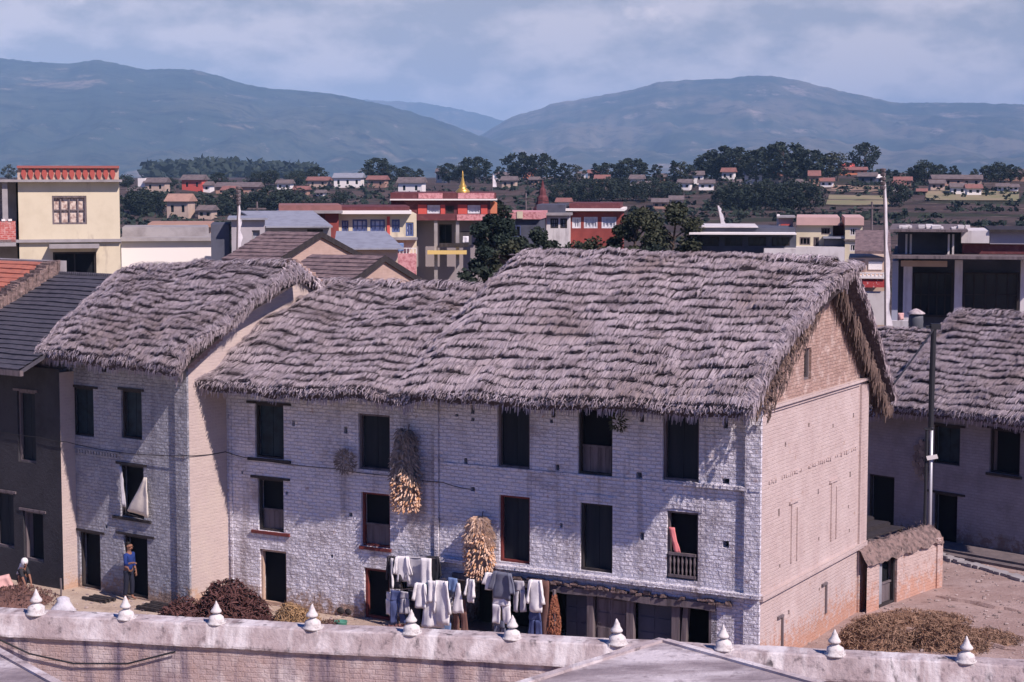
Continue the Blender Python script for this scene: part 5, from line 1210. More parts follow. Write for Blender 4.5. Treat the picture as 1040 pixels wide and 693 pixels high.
# -- red wall building and yellow one
F = BF(270, 112, 7); h = bthing('red_building', 'flat-roofed building with dark red end wall beside the yellow facade', 'building', F)
d = R4(F, (313, 231, 330, 243)); shell(h, F, 283, 330, 217, 8, m_dred, [R4(F, (288, 226, 300, 236))]); shell(h, F, 330.2, 344, 217, 8, m_red, name='end_wall')
r = F.rect(281, 214, 348, 217, -.5); mb = MB(); mb.box(r[0], r[1], -.5, 8.4, r[2], r[3]); mb.build('roof_slab', m_conc, h)
r = F.rect(283, 208.5, 347, 214, -.2); mb = MB(); mb.box(r[0], r[1], -.2, 8.2, r[2] + .003, r[3]); mb.build('parapet', mat('brown_red', (.27, .13, .12), [((.2, .1, .09), 2, .4, .7)]), h)
bwin(h, R4(F, (288, 226, 300, 236)), .1, m_dwood, m_glass)
F = BF(270, 100, 7); h = bthing('metal_roof_shed', 'pale metal-roofed shed in front of the dark red end wall', 'shed', F)
shell(h, F, 268, 336, 231, 5, m_conc, [R4(F, (312, 233, 328, 246))]); bwin(h, R4(F, (312, 233, 328, 246)), .1, m_dwood, m_glass, 3)
r0_ = F.at(270, 230, -.6); r1_ = F.at(338, 230, -.6); mb = MB(); mb.add([(r0_[0], -.6, r0_[1]), (r1_[0], -.6, r0_[1]), (r1_[0] - 1, 4.6, r0_[1] + .75), (r0_[0] - 1.5, 4.6, r0_[1] + .75), (r0_[0], -.6, r0_[1] - .08), (r1_[0], -.6, r0_[1] - .08), (r1_[0] - 1, 4.6, r0_[1] + .67), (r0_[0] - 1.5, 4.6, r0_[1] + .67)], [(0, 1, 2, 3), (4, 7, 6, 5), (0, 4, 5, 1), (1, 5, 6, 2), (2, 6, 7, 3), (3, 7, 4, 0)]); mb.build('metal_roof', m_metal, h)
F = BF(344, 114, 5); h = bthing('yellow_building', 'bright yellow facade with blue framed windows and red pilaster', 'building', F)
yw = [R4(F, q) for q in ((347, 224, 354, 236.5), (358, 223, 373, 236.5), (376, 223, 391, 236.5), (398, 223, 406, 236), (412, 226, 420, 240))]
shell(h, F, 344, 423, 217.5, 8, m_yellow, yw)
for q in yw: bwin(h, q, .08, m_blue, mat('pale_pane', (.8, .8, .88)), 3 if q[1] - q[0] > .7 else 2, 2, .1)
r = F.rect(344, 214, 418, 217.5, -.7); mb = MB(); mb.box(r[0], r[1], -.7, 8, r[2], r[3]); mb.build('roof_slab', m_fwhite, h)
r = F.rect(346, 210, 416, 214, -.5); mb = MB(); mb.box(r[0], r[1], -.5, 8, r[2] + .003, r[3]); mb.build('roof_edge', m_dred, h)
r = F.rect(393, 220, 396, 243, -.08); mb = MB(); mb.box(r[0], r[1], -.1, -.002, r[2], r[3]); mb.build('pilaster', m_brred, h)
r = F.rect(343, 241.5, 424, 244, -.8); mb = MB(); mb.box(r[0], r[1], -.8, -.002, r[2], r[3]); mb.build('balcony_slab', m_conc, h)
r = F.rect(396, 258, 423, 266, -1.2); mb = MB(); mb.box(r[0], r[1], -1.2, -.01, r[2] - 1, r[3]); mb.build('pink_wall', m_pink, h)
mb = MB()
for i in range(9): x = r[0] + (r[1] - r[0]) * i / 8; mb.box(x - .02, x + .02, -1.18, -1.14, r[3] + .003, r[3] + .32)
mb.box(r[0], r[1], -1.19, -1.13, r[3] + .325, r[3] + .37); mb.build('railing', m_fwhite, h)
F = BF(340, 92, 4); h = bthing('metal_roof_shed', 'grey metal roof sloping below the yellow facade', 'shed', F)
a_ = F.at(345, 252, 0); b_ = F.at(404, 252, 0)
mb = MB(); mb.box(a_[0], b_[0], 0, 5, -1, a_[1]); mb.build('wall', m_ftan, h)
mb = MB(); z0 = a_[1]; mb.add([(a_[0] - .3, -.5, z0), (b_[0] + .3, -.5, z0), (b_[0] - .6, 5.2, z0 + .7), (a_[0] - .3, 5.2, z0 + .7), (a_[0] - .3, -.5, z0 - .07), (b_[0] + .3, -.5, z0 - .07), (b_[0] - .6, 5.2, z0 + .63), (a_[0] - .3, 5.2, z0 + .63)], [(0, 1, 2, 3), (4, 7, 6, 5), (0, 4, 5, 1), (1, 5, 6, 2), (2, 6, 7, 3), (3, 7, 4, 0)]); mb.build('metal_roof', m_metal, h)
# -- monastery
F = BF(397, 122, 2); h = bthing('monastery', 'dark red monastery with pink frieze and gilt pinnacle', 'monastery', F)
mw_ = [R4(F, q) for q in ((434, 208.5, 447, 217), (475, 208.5, 488, 217), (406, 208.5, 414, 216.5), (453, 209, 461, 217))]
shell(h, F, 397, 498, 203.5, 11, m_dred, mw_, pyb=222)
for i, q in enumerate(mw_): bwin(h, q, .06, m_wcurtain if i < 2 else m_dwood, m_wcurtain if i < 2 else m_glass, 4, 1, .1)
for a, b in ((424.5, 433.5), (447.5, 452), (465, 474.5), (488.5, 495)):
    r = F.rect(a, 208, b, 217.5, -.06); mb = MB(); mb.box(r[0], r[1], -.07, -.002, r[2], r[3]); mb.build('red_panel', m_brred, h)
r = F.rect(396, 202.2, 505, 203.6, -.5); mb = MB(); mb.box(r[0], r[1], -.5, 11.3, r[2], r[3]); mb.build('white_cornice', m_fwhite, h)
r = F.rect(396.5, 196, 504, 202.2, -.35); mb = MB(); mb.box(r[0], r[1], -.35, 11.1, r[2] + .003, r[3]); mb.build('parapet', m_dred, h)
for a, b in ((425, 449.5), (465, 502)):
    r = F.rect(a, 196.3, b, 202, -.42); mb = MB(); mb.box(r[0], r[1], -.43, -.353, r[2] + .01, r[3]); mb.build('frieze_panel', m_pink, h)
r = F.rect(430, 217.5, 452, 222, -.1)
r = F.rect(395, 217.8, 499, 224, -.9); mb = MB(); mb.box(r[0], r[1], -.9, 11, r[2], r[3]); mb.build('balcony_band', m_dred, h)
r = F.rect(464, 218, 500, 224, -.95); mb = MB(); mb.box(r[0], r[1], -.98, -.904, r[2], r[3]); mb.build('frieze_panel', m_pink, h)
mo = [R4(F, q, .5) for q in ((402, 229, 418, 244), (446, 228, 459, 248), (468, 235, 478, 246))]
shell(h, F, 397, 495, 224.2, 10, mat('grey_render', (.27, .24, .25)), mo, y=.5, name='lower_wall')
for q in mo: bwin(h, q, .6, m_dwood, m_dark, 2)
for px in (419.5, 441, 463, 487):
    r = F.rect(px, 224, px + 3.5, 300, -.6); mb = MB(); mb.box(r[0], r[1], -.75, -.45, -1, r[3] - .01); mb.build('column', m_conc, h)
r = F.rect(434, 255, 474, 258.5, -1.6); mb = MB(); mb.box(r[0], r[1], -1.6, -.4, r[2], r[3]); mb.build('yellow_canopy', mat('ochre', (.62, .45, .17)), h)
r = F.rect(446, 247, 476, 251, -.9); mb = MB(); mb.box(r[0], r[1], -.95, -.85, r[2], r[3]); mb.build('balcony_rail', m_dwood, h)
r = F.rect(462, 236, 479, 249, .44); mb = MB(); mb.box(r[0], r[1], .42, .497, r[2], r[3]); mb.build('yellow_panel', m_yellow, h)
q = F.at(470, 197, 3); g_ = (q[0], 3, q[1]); k = (F.at(470, 176, 3)[1] - q[1]) / 1.15
mb = MB(); mb.lathe([(.42, -.5), (.45, 0), (.36, .06), (.40, .14), (.30, .26), (.18, .34), (.22, .42), (.12, .55), (.13, .6), (.07, .75), (.08, .8), (.035, .95), (.05, 1.05), (0, 1.32)], (0, 0, 0), 14); mb.v = [(x * k + g_[0], y * k + g_[1], z * k + g_[2]) for x, y, z in mb.v]; mb.build('pinnacle', m_gold, h, smooth=True)
mb = MB(); mb.box(F.at(496, 210)[0], F.at(505, 210)[0], .2, 6, F.at(500, 217)[1], F.at(500, 206)[1]); mb.build('orange_bay', m_forange, h)
# -- low red hall with white windows
F = BF(580, 142, -5); h = bthing('red_hall', 'low red hall with a row of white windows', 'building', F)
hwn = [R4(F, q) for q in ((581, 221, 590, 232), (593, 220.5, 607, 232), (611, 220.5, 626, 232))]
shell(h, F, 578.5, 631, 215, 8, m_red, hwn)
for q in hwn: bwin(h, q, .05, m_wcurtain, m_wcurtain, 4, 2, .12)
r = F.rect(574, 212, 634, 214.5, -.6); mb = MB(); mb.box(r[0], r[1], -.6, 8.4, r[2], r[3]); mb.build('roof_slab', m_fwhite, h)
r = F.rect(578, 206.5, 630, 212, .3); mb = MB(); mb.box(r[0], r[1], .3, 8, r[2] + .003, r[3]); mb.build('roof', m_dred, h)
F = BF(556, 140, -5); h = bthing('white_hall', 'white wing with windows joined left of the red hall', 'building', F)
hwn = [R4(F, q) for q in ((559, 222, 567, 232), (569, 222, 576, 232))]
shell(h, F, 555, 578, 219, 7, m_wpaint, hwn)
for q in hwn: bwin(h, q, .05, m_dwood, m_wcurtain, 3, 2, .1)
r = F.rect(550, 216.5, 580, 219, -.5); mb = MB(); mb.box(r[0], r[1], -.5, 7.3, r[2], r[3]); mb.build('roof_slab', m_conc, h)
r = F.rect(545, 208, 574, 216.5, 1); mb = MB(); mb.box(r[0], r[1], 1, 7, r[2], r[3]); mb.build('upper_block', m_bgrey, h)
F = BF(505, 134, -5); h = bthing('pink_wing', 'low dark building with pink frieze right of the monastery', 'building', F)
hwn = [R4(F, (519, 229, 529, 241))]; shell(h, F, 500, 548, 223, 7, m_bgrey, hwn); bwin(h, hwn[0], .05, m_blue, m_glass, 2)
r = F.rect(500, 215.5, 549, 222.8, -.3); mb = MB(); mb.box(r[0], r[1], -.3, 7.2, r[2], r[3]); mb.build('frieze', m_pink, h)
r = F.rect(525, 214.8, 531, 222, -.34); mb = MB(); mb.box(r[0], r[1], -.36, -.304, r[2], r[3]); mb.build('cream_panel', m_yellow, h)
q = at_depth(551, 212, 165); mb = MB(); mb.lathe([(.9, -9), (.85, 0), (.6, .3), (.5, 1), (.34, 1.2), (.28, 1.7), (.16, 1.9), (.1, 2.3), (0, 2.6)], n=8); o = mb.build('spire', m_dred); o.location = q; tag(o, 'slim dark red spire behind the white wing', 'spire')
# -- cream building on the right
F = BF(808, 118, -9); h = bthing('cream_building', 'cream house with pink parapets beyond the main thatched ridge', 'building', F)
cw = [R4(F, q) for q in ((834, 231.5, 843, 238.5), (812, 241, 823, 249), (826, 241, 832, 251)) ]
shell(h, F, 809, 846, 229, 9, m_yellow, cw)
for q in cw: bwin(h, q, .05, m_owood, m_dark, 3)
r = F.rect(809, 221, 853, 229, -.3); mb = MB(); mb.box(r[0], r[1], -.3, 9.2, r[2] + .003, r[3]); mb.build('parapet', mat('faded_pink', (.55, .36, .32), [((.45, .3, .27), 1, .4, .7)]), h)
cw = [R4(F, q, -1.2) for q in ((863, 231.5, 871, 239.5), (863, 248, 871, 255.5))]
shell(h, F, 858.5, 876, 229, 9, m_yellow, cw, y=-1.2, name='right_block')
for q in cw: bwin(h, q, -1.15, m_wpaint, m_glass, 3)
r = F.rect(858, 221, 877.5, 229, -1.4); mb = MB(); mb.box(r[0], r[1], -1.4, 8, r[2] + .003, r[3]); mb.build('right_parapet', MATS['faded_pink'], h)
r = F.rect(857, 243.2, 877, 244.6, -1.35); mb = MB(); mb.box(r[0], r[1], -1.35, -1.202, r[2], r[3]); mb.build('string_course', m_owood, h)
xa, xb, zt = shell(h, F, 846.2, 858.4, 229, 6, m_dred, y=2.0, name='recess_wall')
r = F.rect(836, 240.5, 858.3, 242.5, -1.0); mb = MB(); mb.box(r[0], r[1], -1.0, 1.9, r[2], r[3]); mb.build('balcony', m_metal, h)
r = F.rect(837, 243, 858.3, 251.5, -.9); mb = MB(); mb.box(r[0], r[1], -.5, -.01, r[2], r[3]); mb.build('dark_bay', m_bgrey, h)
r = F.rect(808, 251, 876, 300, -1.3); mb = MB(); mb.box(r[0], F.at(858, 250, -1.3)[0], -1.3, -.01, -1, r[3]); mb.build('lower_storey', m_wpaint, h)
F = BF(792, 122, -8); h = bthing('roof_turret', 'small roof turret with pink wall left of the cream building', 'turret', F)
shell(h, F, 791, 805.5, 221.5, 4, MATS['faded_pink']); shell(h, F, 789, 792, 218, 1, m_fwhite, y=.5, name='chimney'); slab(h, F, 789, 808, 220, 221.5, -.3, 4.2, m_conc, 'roof_slab')
slab(h, F, 793, 803, 228, 231, -.06, -.004, m_brred, 'red_panel')
F = BF(702, 116, -6); h = bthing('dark_hall', 'long dark hall with white roof line behind the main thatched ridge', 'building', F)
dw = [R4(F, (712 + 24 * i, 241, 730 + 24 * i, 250)) for i in range(4)]
shell(h, F, 703, 808.5, 238.5, 8, m_bgrey, dw)
for q in dw: bwin(h, q, .06, m_dwood, m_glass, 3)
r = F.rect(700, 236.8, 809, 238.5, -1.6); mb = MB(); mb.box(r[0], r[1], -1.6, 8.3, r[2], r[3]); mb.build('roof_edge', m_fwhite, h)
r = F.rect(705, 231.5, 808, 236.5, .5); mb = MB(); mb.box(r[0], r[1], .5, 8, r[2] - .1, r[3]); mb.build('roof_block', m_bgrey, h)
r = F.rect(708, 230.3, 770, 231.3, .3); mb = MB(); mb.box(r[0], r[1], .3, 8.2, r[2], r[3]); mb.build('upper_edge', m_wpaint, h)
r = F.rect(776, 252.5, 809, 256, -1.2); mb = MB(); mb.box(r[0], r[1], -1.2, -.01, -1, r[3]); mb.build('white_wall', m_wpaint, h)
# -- brick house with red railing
F = BF(876, 98, -11); h = bthing('brick_house', 'brown-roofed house with white and red balustrade beside the cream building', 'house', F)
shell(h, F, 862, 900, 262, 6, m_ftan); r0_ = F.at(868, 255, -.4); r1_ = F.at(905, 255, -.4)
mb = MB(); zt = F.at(880, 234, 4)[1]; mb.add([(r0_[0], -.4, r0_[1]), (r1_[0], -.4, r0_[1]), (r1_[0], 4.5, zt), (r0_[0], 4.5, zt), (r0_[0], -.4, r0_[1] - .15), (r1_[0], -.4, r0_[1] - .15), (r1_[0], 4.5, zt - .15), (r0_[0], 4.5, zt - .15)], [(0, 1, 2, 3), (4, 7, 6, 5), (0, 4, 5, 1), (1, 5, 6, 2), (2, 6, 7, 3), (3, 7, 4, 0)]); mb.build('roof', m_tile2, h)
slab(h, F, 868, 878, 265, 276, -.06, -.003, m_fbrick, 'brick_panel'); slab(h, F, 882, 896, 266, 274, -.06, -.003, m_fwhite, 'shutter')
r = F.rect(858, 281, 899, 283, -1.1); mb = MB(); mb.box(r[0], r[1], -1.1, -.01, r[2], r[3]); mb.box(r[0], r[1], -1.1, -1.0, F.at(870, 278, -1.1)[1], F.at(870, 276.8, -1.1)[1]); mb.build('balcony_slab', m_fwhite, h)
for i in range(10):
    x = r[0] + .1 + (r[1] - r[0] - .2) * i / 9; mb = MB(); mb.lathe([(.03, 0), (.06, .06), (.03, .16), (.04, .2)], (x, -1.05, r[3] + .002), 6); mb.build('baluster', m_fwhite, h)
r = F.rect(868, 284, 899, 292, -1.0); mb = MB(); mb.box(r[0], r[1], -1.0, -.9, r[2], r[3]); mb.build('red_railing', mat('rail_red2', (.4, .06, .06), [((.7, .5, .48), 6, .6, .62)]), h)
slab(h, F, 862, 900, 296, 330, -.8, -.7, m_wpaint, 'lower_wall')
# -- modern dark building on the right
F = BF(910, 81, -12.5); h = bthing('modern_building', 'dark modern building with pale columns and deep roof slab on the right', 'building', F)
shell(h, F, 909, 1075, 263.5, 10, m_bgrey, y=1.6)
r = F.rect(906, 260.5, 1080, 263.5, -1.6); mb = MB(); mb.box(r[0], r[1], -1.6, 11, r[2], r[3]); mb.build('floor_slab', m_owood, h)
for a, b in ((917, 926), (969, 977), (1036, 1043)):
    r = F.rect(a, 272, b, 345, .0); mb = MB(); mb.box(r[0], r[1], 0, .35, -1, F.at(a, 264, 0)[1] - .02); mb.build('column', m_wpaint, h)
for a, b in ((927, 968), (978, 1035), (1044, 1070)):
    r = F.rect(a, 277, b, 322, 1.3); w_ = bwin(h, r, 1.3, m_dwood, m_glass, 5, 2, .09)
r = F.rect(915, 265, 962, 271, -.2); mb = MB(); mb.box(r[0], r[1], -.2, -.05, r[2], r[3]); mb.build('frieze', m_ftan, h)
r = F.rect(906, 264, 912, 340, .5); mb = MB(); mb.box(r[0], r[1], -.2, 10, -1, r[3] - .02); mb.build('side_wall', mat('pale_blue_wall', (.34, .36, .42)), h)
shell(h, F, 912, 980, 236, 8, m_bgrey, y=1.4, name='upper_storey', pyb=260)
for a in (919.5, 924, 962.5, 967):
    r = F.rect(a, 238, a + 2, 259, .3); mb = MB(); mb.box(r[0], r[1], .2, .35, r[2], r[3]); mb.build('upper_column', m_wpaint, h)
r = F.rect(903, 233.3, 983, 235.8, -1.2); mb = MB(); mb.box(r[0], r[1], -1.2, 9, r[2], r[3]); mb.build('roof_slab', m_owood, h)
mb = MB()
for i in range(16):
    x = r[0] + (r[1] - r[0]) * R(); mb.box(x, x + U(.1, .4), U(-.8, 1), U(1.2, 2), r[3] + .002, r[3] + U(.05, .16), .01)
mb.build('roof_rubble', m_wpaint, h)
shell(h, F, 976.5, 1005, 234.5, 5, m_wpaint, y=.2, name='white_block', pyb=247)
shell(h, F, 1005.5, 1078, 236, 6, mat('grey_block', (.3, .28, .31)), y=.4, name='grey_block', pyb=248); r = F.rect(1005, 233.5, 1078, 236, .1); mb = MB(); mb.box(r[0], r[1], .1, 6.5, r[2], r[3]); mb.build('block_roof', m_dwood, h)
r = F.rect(978, 247.5, 1078, 259.4, -.6); mb = MB(); mb.box(r[0], r[1], .6, 8, r[2], r[3]); mb.build('middle_band', m_dred, h)
# barrel on the roof terrace, low white wall
q = at_depth(930, 334, 70)
mb = MB(); mb.lathe([(.26, 0), (.29, .05), (.28, .2), (.295, .25), (.28, .4), (.28, .52), (.1, .55), (0, .55)], n=14); o = mb.build('barrel', mat('grey_drum', (.10, .105, .12), rough=.6), None, smooth=True); o.location = q; tag(o, 'dark grey barrel with a pale cover behind the right thatched ridge', 'barrel')
mb = MB(); mb.lathe([(.34, 0), (.36, .04), (.2, .14), (.08, .2), (0, .22)], n=14); mb.build('cover', m_lime, o, smooth=True, loc=(0, 0, .56))
F = BF(905, 73, -20); h = bthing('terrace_wall', 'low pale wall with dark pots left of the barrel', 'wall', F); shell(h, F, 903, 927, 326, .25, m_wpaint); shell(h, F, 927.2, 950, 333, .25, m_bgrey, name='dark_wall')

def pole(label, px, pyb, pyt, Y):
    a = at_depth(px, pyb, Y); H = at_depth(px, pyt, Y).z - a.z; t = thing('wooden_pole', label, 'pole', a, U(-.3, .3)); mb = MB(); mb.tube([(0, 0, 0), (.03, 0, H * .5), (0, .03, H)], [.1, .085, .07], 6); mb.build('post', m_owood, t); mb = MB(); mb.box(-.6, .6, -.05, .05, H - .5, H - .4); mb.build('crossarm', m_owood, t); return a + Vector((0, 0, H - .42))
p1 = pole('wooden pole among the buildings left of the yellow facade', 262, 300, 205, 118); p2 = pole('wooden pole rising right of the monastery', 534, 300, 196, 150); p3 = pole('wooden pole behind the cream building', 884, 300, 205, 132)
for a, b in ((p1, p2), (p2, p3)): cable('overhead_cable', 'overhead cable strung between the ' + ('two left' if a is p1 else 'two right') + ' wooden poles', [tuple(a), tuple(b)], .02, 1.0)
def roofcloth(label, px0, px1, pyt, pyb, Y, m):
    a = at_depth(px0, pyt, Y); b = at_depth(px1, pyb, Y); w = b.x - a.x; h_ = a.z - b.z; mb = MB(); strip(mb, (0, h_), (w, h_), (0, 0), (w, .05), 0, px0, 2, .06); o = mb.build('washing', m, None, smooth=True); o.location = (a.x, a.y, b.z); tag(o, label, 'washing')
roofcloth('white washing hanging before the monastery columns', 470, 476, 240, 247, 116, c_w); roofcloth('blue washing hanging below the yellow facade', 404, 410, 247, 256, 108, c_bl); roofcloth('red washing on the terrace wall by the barrel', 912, 918, 318, 326, 72.5, cl('rose', (.6, .36, .33)))
# ================================================================== FAR HOUSES
FARH = [  # px0 px1 top base wall roof kind label
 (147, 168, 186, 196, m_ftan, m_froof, 'tan far house with a white annex at the left'), (184, 206, 184, 195, m_brred, m_froof, 'bright red far house in the trees'),
 (169, 192, 207, 224, m_ftan, m_fbrick, 'two-storey tan far house with dark windows'), (201, 215, 216, 225, m_ftan, m_froof, 'small tan hut right of the two-storey tan house'),
 (219, 262, 191, 200, m_fbrick, m_froof, 'long brown far house behind the yellowed prayer flag'), (281, 295, 187, 194, m_fwhite, m_froof, 'tiny white cottage among dark trees'),
 (312, 333, 184, 191, m_ftan, m_ftile, 'low tan far house left of the white-roofed one'), (339, 367, 181, 191, m_fwhite, m_metal, 'long white far house with bright metal roof'),
 (373, 391, 183, 191, m_fbrick, m_ftile, 'brown far house right of the white-roofed one'), (404, 429, 186, 198, m_fwhite, m_froof, 'white far house left above the monastery'),
 (443, 452, 176, 186, m_fwhite, m_froof, 'thin white far house among the trees above the monastery'), (531, 543, 175, 183, m_forange, m_ftile, 'orange far house between two round trees'), (503, 526, 178, 184, m_fwhite, m_froof, 'low pale far house left of the orange one'),
 (597, 608, 173, 180, m_ftan, m_ftile, 'small far house with pink roof in the middle trees'), (586, 594, 177, 182, m_fwhite, m_froof, 'tiny white far hut left of the pink roof'), (640, 652, 182, 190, m_fwhite, m_froof, 'white far hut in the dark shrubs below the middle trees'),
 (697, 714, 178, 186, m_fwhite, m_froof, 'white far house at the left foot of the big tree clump'), (733, 745, 175, 184, m_fwhite, m_ftile, 'white far house below the big round trees'), (757, 774, 178, 186, m_fwhite, m_metal, 'pale far house between two tall tree clumps'),
 (822, 832, 180, 192, m_fbrick, m_ftile, 'brick far house right of the tall trees'), (790, 805, 202, 214, m_fwhite, m_froof, 'small white and red far house above the roof turret'),
 (856, 868, 163, 173, m_fwhite, m_brred, 'white hilltop house with red roof'), (853, 880, 173, 178, m_forange, m_ftile, 'low red wall-like house under the hilltop house'), (872, 889, 180, 188, m_bgrey, m_froof, 'dark far shed left of the white arched one'), (885, 896, 181, 187, m_fwhite, m_fwhite, 'white far shed beside the tall prayer flag'),
 (909, 925, 184, 191, m_fbrick, m_ftile, 'brown far house right of the tall prayer flag'), (948, 978, 183, 191, m_fbrick, m_froof, 'broad brown far farmhouse on the right'), (977, 996, 183, 191, m_ftan, m_froof, 'pale-walled far farmhouse right of the broad brown one'),
 (1020, 1040, 176, 184, m_fbrick, m_froof, 'far farmhouse at the right edge')]
random.seed(31)
for (x0, x1, y0, y1, n, zone) in ((126, 330, 196, 214, 9, 'in the dark belt left of the red parapet'), (500, 700, 184, 196, 9, 'in the middle dark belt of trees'), (700, 850, 186, 196, 5, 'between the two big tree clumps'), (900, 1038, 190, 204, 7, 'on the right slope below the farmhouses'), (560, 700, 208, 226, 5, 'on the slope behind the red hall')):
    for i in range(n):
        px = x0 + (x1 - x0) * (i + U(.15, .85)) / n; py = U(y0, y1); w_ = U(7, 15); k = random.choice(((m_ftan, 'tan'), (m_fwhite, 'white'), (m_fbrick, 'brown')))
        FARH.append((px, px + w_, py - w_ * U(.4, .6), py, k[0], random.choice((m_froof, m_ftile, m_froof)), 'small ' + k[1] + ' far house half hidden ' + zone))
for (a, b, pt, pb, mw, mr, lab) in FARH:
    q = hit((a + b) / 2, pb); s = q.y / FPX; W = (b - a) * s; Hh = (pb - pt) * s; D = max(4.0, min(W * .6, 9)); h = thing('far_house', lab, 'house', (q.x, q.y, q.z), -.18 + U(-.12, .12), 'far houses on the plateau')
    rows = 2 if Hh > 4 else 1; nw = max(2, int(W / 2.6)); ho = []
    for k in range(rows):
        for i in range(nw):
            x = -W / 2 + W * (i + .5) / nw; z = Hh * (k + .35) / rows; ho.append((x - .38, x + .38, z, z + Hh / rows * .42))
    mb = MB(); panel(mb, fy(0), -W / 2, W / 2, -2.5, Hh, ho, .3)
    mb.face([(-W / 2, 0, -2.5), (-W / 2, D, -2.5), (-W / 2, D, Hh), (-W / 2, 0, Hh)]); mb.face([(W / 2, 0, -2.5), (W / 2, D, -2.5), (W / 2, D, Hh), (W / 2, 0, Hh)]); mb.face([(-W / 2, D, -2.5), (W / 2, D, -2.5), (W / 2, D, Hh), (-W / 2, D, Hh)])
    mb.build('wall', mw, h, recalc=False)
    mb = MB(); rh = Hh * .32 + .5; y0, y1, o_ = -.7, D + .7, W / 2 + .5
    mb.prismx([(y0, Hh - .1), (D / 2, Hh + rh), (y1, Hh - .1), (y1, Hh + .06), (D / 2, Hh + rh + .2), (y0, Hh + .06)][:0] or [(y0, Hh - .02), (D / 2, Hh + rh), (y1, Hh - .02)], -o_, o_); mb.build('roof', mr, h)
    for r in ho: mb = MB(); mb.box(r[0], r[1], .2, .25, r[2], r[3]); mb.build('window', m_dark, h)
    if 'annex' in lab: mb = MB(); mb.box(-W / 2 - 2.2, -W / 2 - .1, .2, 4, -2, Hh + 1.2); mb.build('annex', m_fwhite, h)

# ================================================================== TREES
def leafcloud(lb, c, rad, n, size, squash=.8):
    for i in range(n):
        d = Vector((random.gauss(0, 1), random.gauss(0, 1), random.gauss(0, 1))); d.normalize(); p = c + Vector((d.x * rad, d.y * rad, d.z * rad * squash)) * (R() ** .45)
        a = Vector((U(-1, 1), U(-1, 1), U(-.6, .6))).normalized(); b = a.cross(Vector((U(-1, 1), U(-1, 1), U(-1, 1)))).normalized(); s = size * U(.6, 1.3)
        lb.add([p - a * s - b * s * .45, p + a * s * .2 - b * s * .6, p + a * s + b * s * .1, p + b * s * .6 - a * s * .1], [(0, 1, 2, 3)])
def make_tree(label, H, crownr, kind, m, nl, size, name='tree'):
    t = thing(name, label, 'tree'); tb = MB(); lb = MB()
    if kind == 'pine':
        tb.tube([(0, 0, -.5), (.02 * H, 0, H * .5), (0, .01 * H, H * .97)], [.03 * H, .018 * H, .004 * H], 7)
        n = 26
        for i in range(n):
            q = .14 + .84 * i / n; a = i * 2.4; r_ = crownr * (1 - q) ** .8 * U(.7, 1.15) + .03 * H; e = Vector((math.cos(a) * r_, math.sin(a) * r_, q * H - .03 * H)); tb.tube([(0, 0, q * H), e], [.008 * H, .002 * H], 4)
            for k in (.45, .75, 1): leafcloud(lb, Vector((0, 0, q * H)).lerp(e, k), crownr * .22, nl // (n * 3), size, .5)
    else:
        top = H * .62; tb.tube([(0, 0, -.6), (.02 * H, .01 * H, H * .22), (-.01 * H, 0, H * .45), (0, .02 * H, top)], [.035 * H, .026 * H, .018 * H, .008 * H], 8)
        n = {'round': 15, 'tall': 15, 'loose': 12, 'wide': 17}[kind]; zc = {'round': .57, 'tall': .52, 'loose': .57, 'wide': .50}[kind]; hz = {'round': .42, 'tall': .48, 'loose': .42, 'wide': .43}[kind]
        for i in range(n):
            a = i * 2.4 + U(-.4, .4); q = -1 + 2 * (i + .5) / n; r_ = crownr * math.sqrt(max(.05, 1 - q * q)) * U(.55, .95); c = Vector((math.cos(a) * r_, math.sin(a) * r_, H * (zc + hz * q * .85)))
            st = Vector((0, 0, max(.2, min(.6, zc + q * hz - .15)) * H)); tb.tube([st, st.lerp(c, .5) + Vector((0, 0, .02 * H)), c], [.012 * H, .008 * H, .003 * H], 5)
            leafcloud(lb, c, crownr * U(.28, .48), nl // n, size, .8)
    tb.build('trunk', m_bark, t); lb.build('crown', m, t, recalc=False); return t
PROTO = {k: make_tree('x', 10, cr, kd, m, nl, sz) for k, cr, kd, m, nl, sz in (('round', 4.2, 'round', m_leaf, 1500, .42), ('wide', 5.4, 'wide', m_leaf, 1800, .42), ('tall', 2.6, 'tall', m_leaf, 1100, .36), ('loose', 3.4, 'loose', m_leaf2, 800, .38), ('pine', 2.3, 'pine', m_leaf3, 1250, .34))}
used = set()
def plant(kind, px, pyb, hpx, label, wide=1.0, y0=90, group='trees on the plateau'):
    q = hit(px, pyb, y0); s = q.y / FPX * hpx / 10 * 1.12; wide *= 1.3
    t = PROTO[kind] if kind not in used else copy_tree(PROTO[kind]); used.add(kind)
    t.location = (q.x, q.y, q.z - .3); t.scale = (s * wide, s * wide, s); t.rotation_euler = (0, 0, U(0, 6.28)); tag(t, label, 'tree', group)
L_A = 'dark round tree in the large clump left of the hilltop house'; L_B = 'tall dark tree in the highest clump left of the hilltop house'; L_C = 'looser dark tree between the highest clump and the hilltop house'
for px, hp in ((722, 26), (736, 32), (750, 31), (712, 18)): plant('round', px, 183, hp, L_A, .95)
for px, hp in ((768, 31), (781, 36), (797, 38), (813, 33), (824, 30)): plant('tall' if px in (781, 813) else 'round', px, 186, hp, L_B, .9)
for px, hp in ((833, 24), (843, 27), (851, 26)): plant('loose', px, 184, hp, L_C)
plant('round', 878, 176, 29, 'round dark tree standing right of the red-roofed hilltop house', .82)
for px, hp in ((748, 30), (762, 26), (777, 30), (792, 26), (806, 30), (820, 30), (735, 24)): plant('wide', px, 214, hp, 'broad dark tree in the lower thicket below the big clumps', .8)
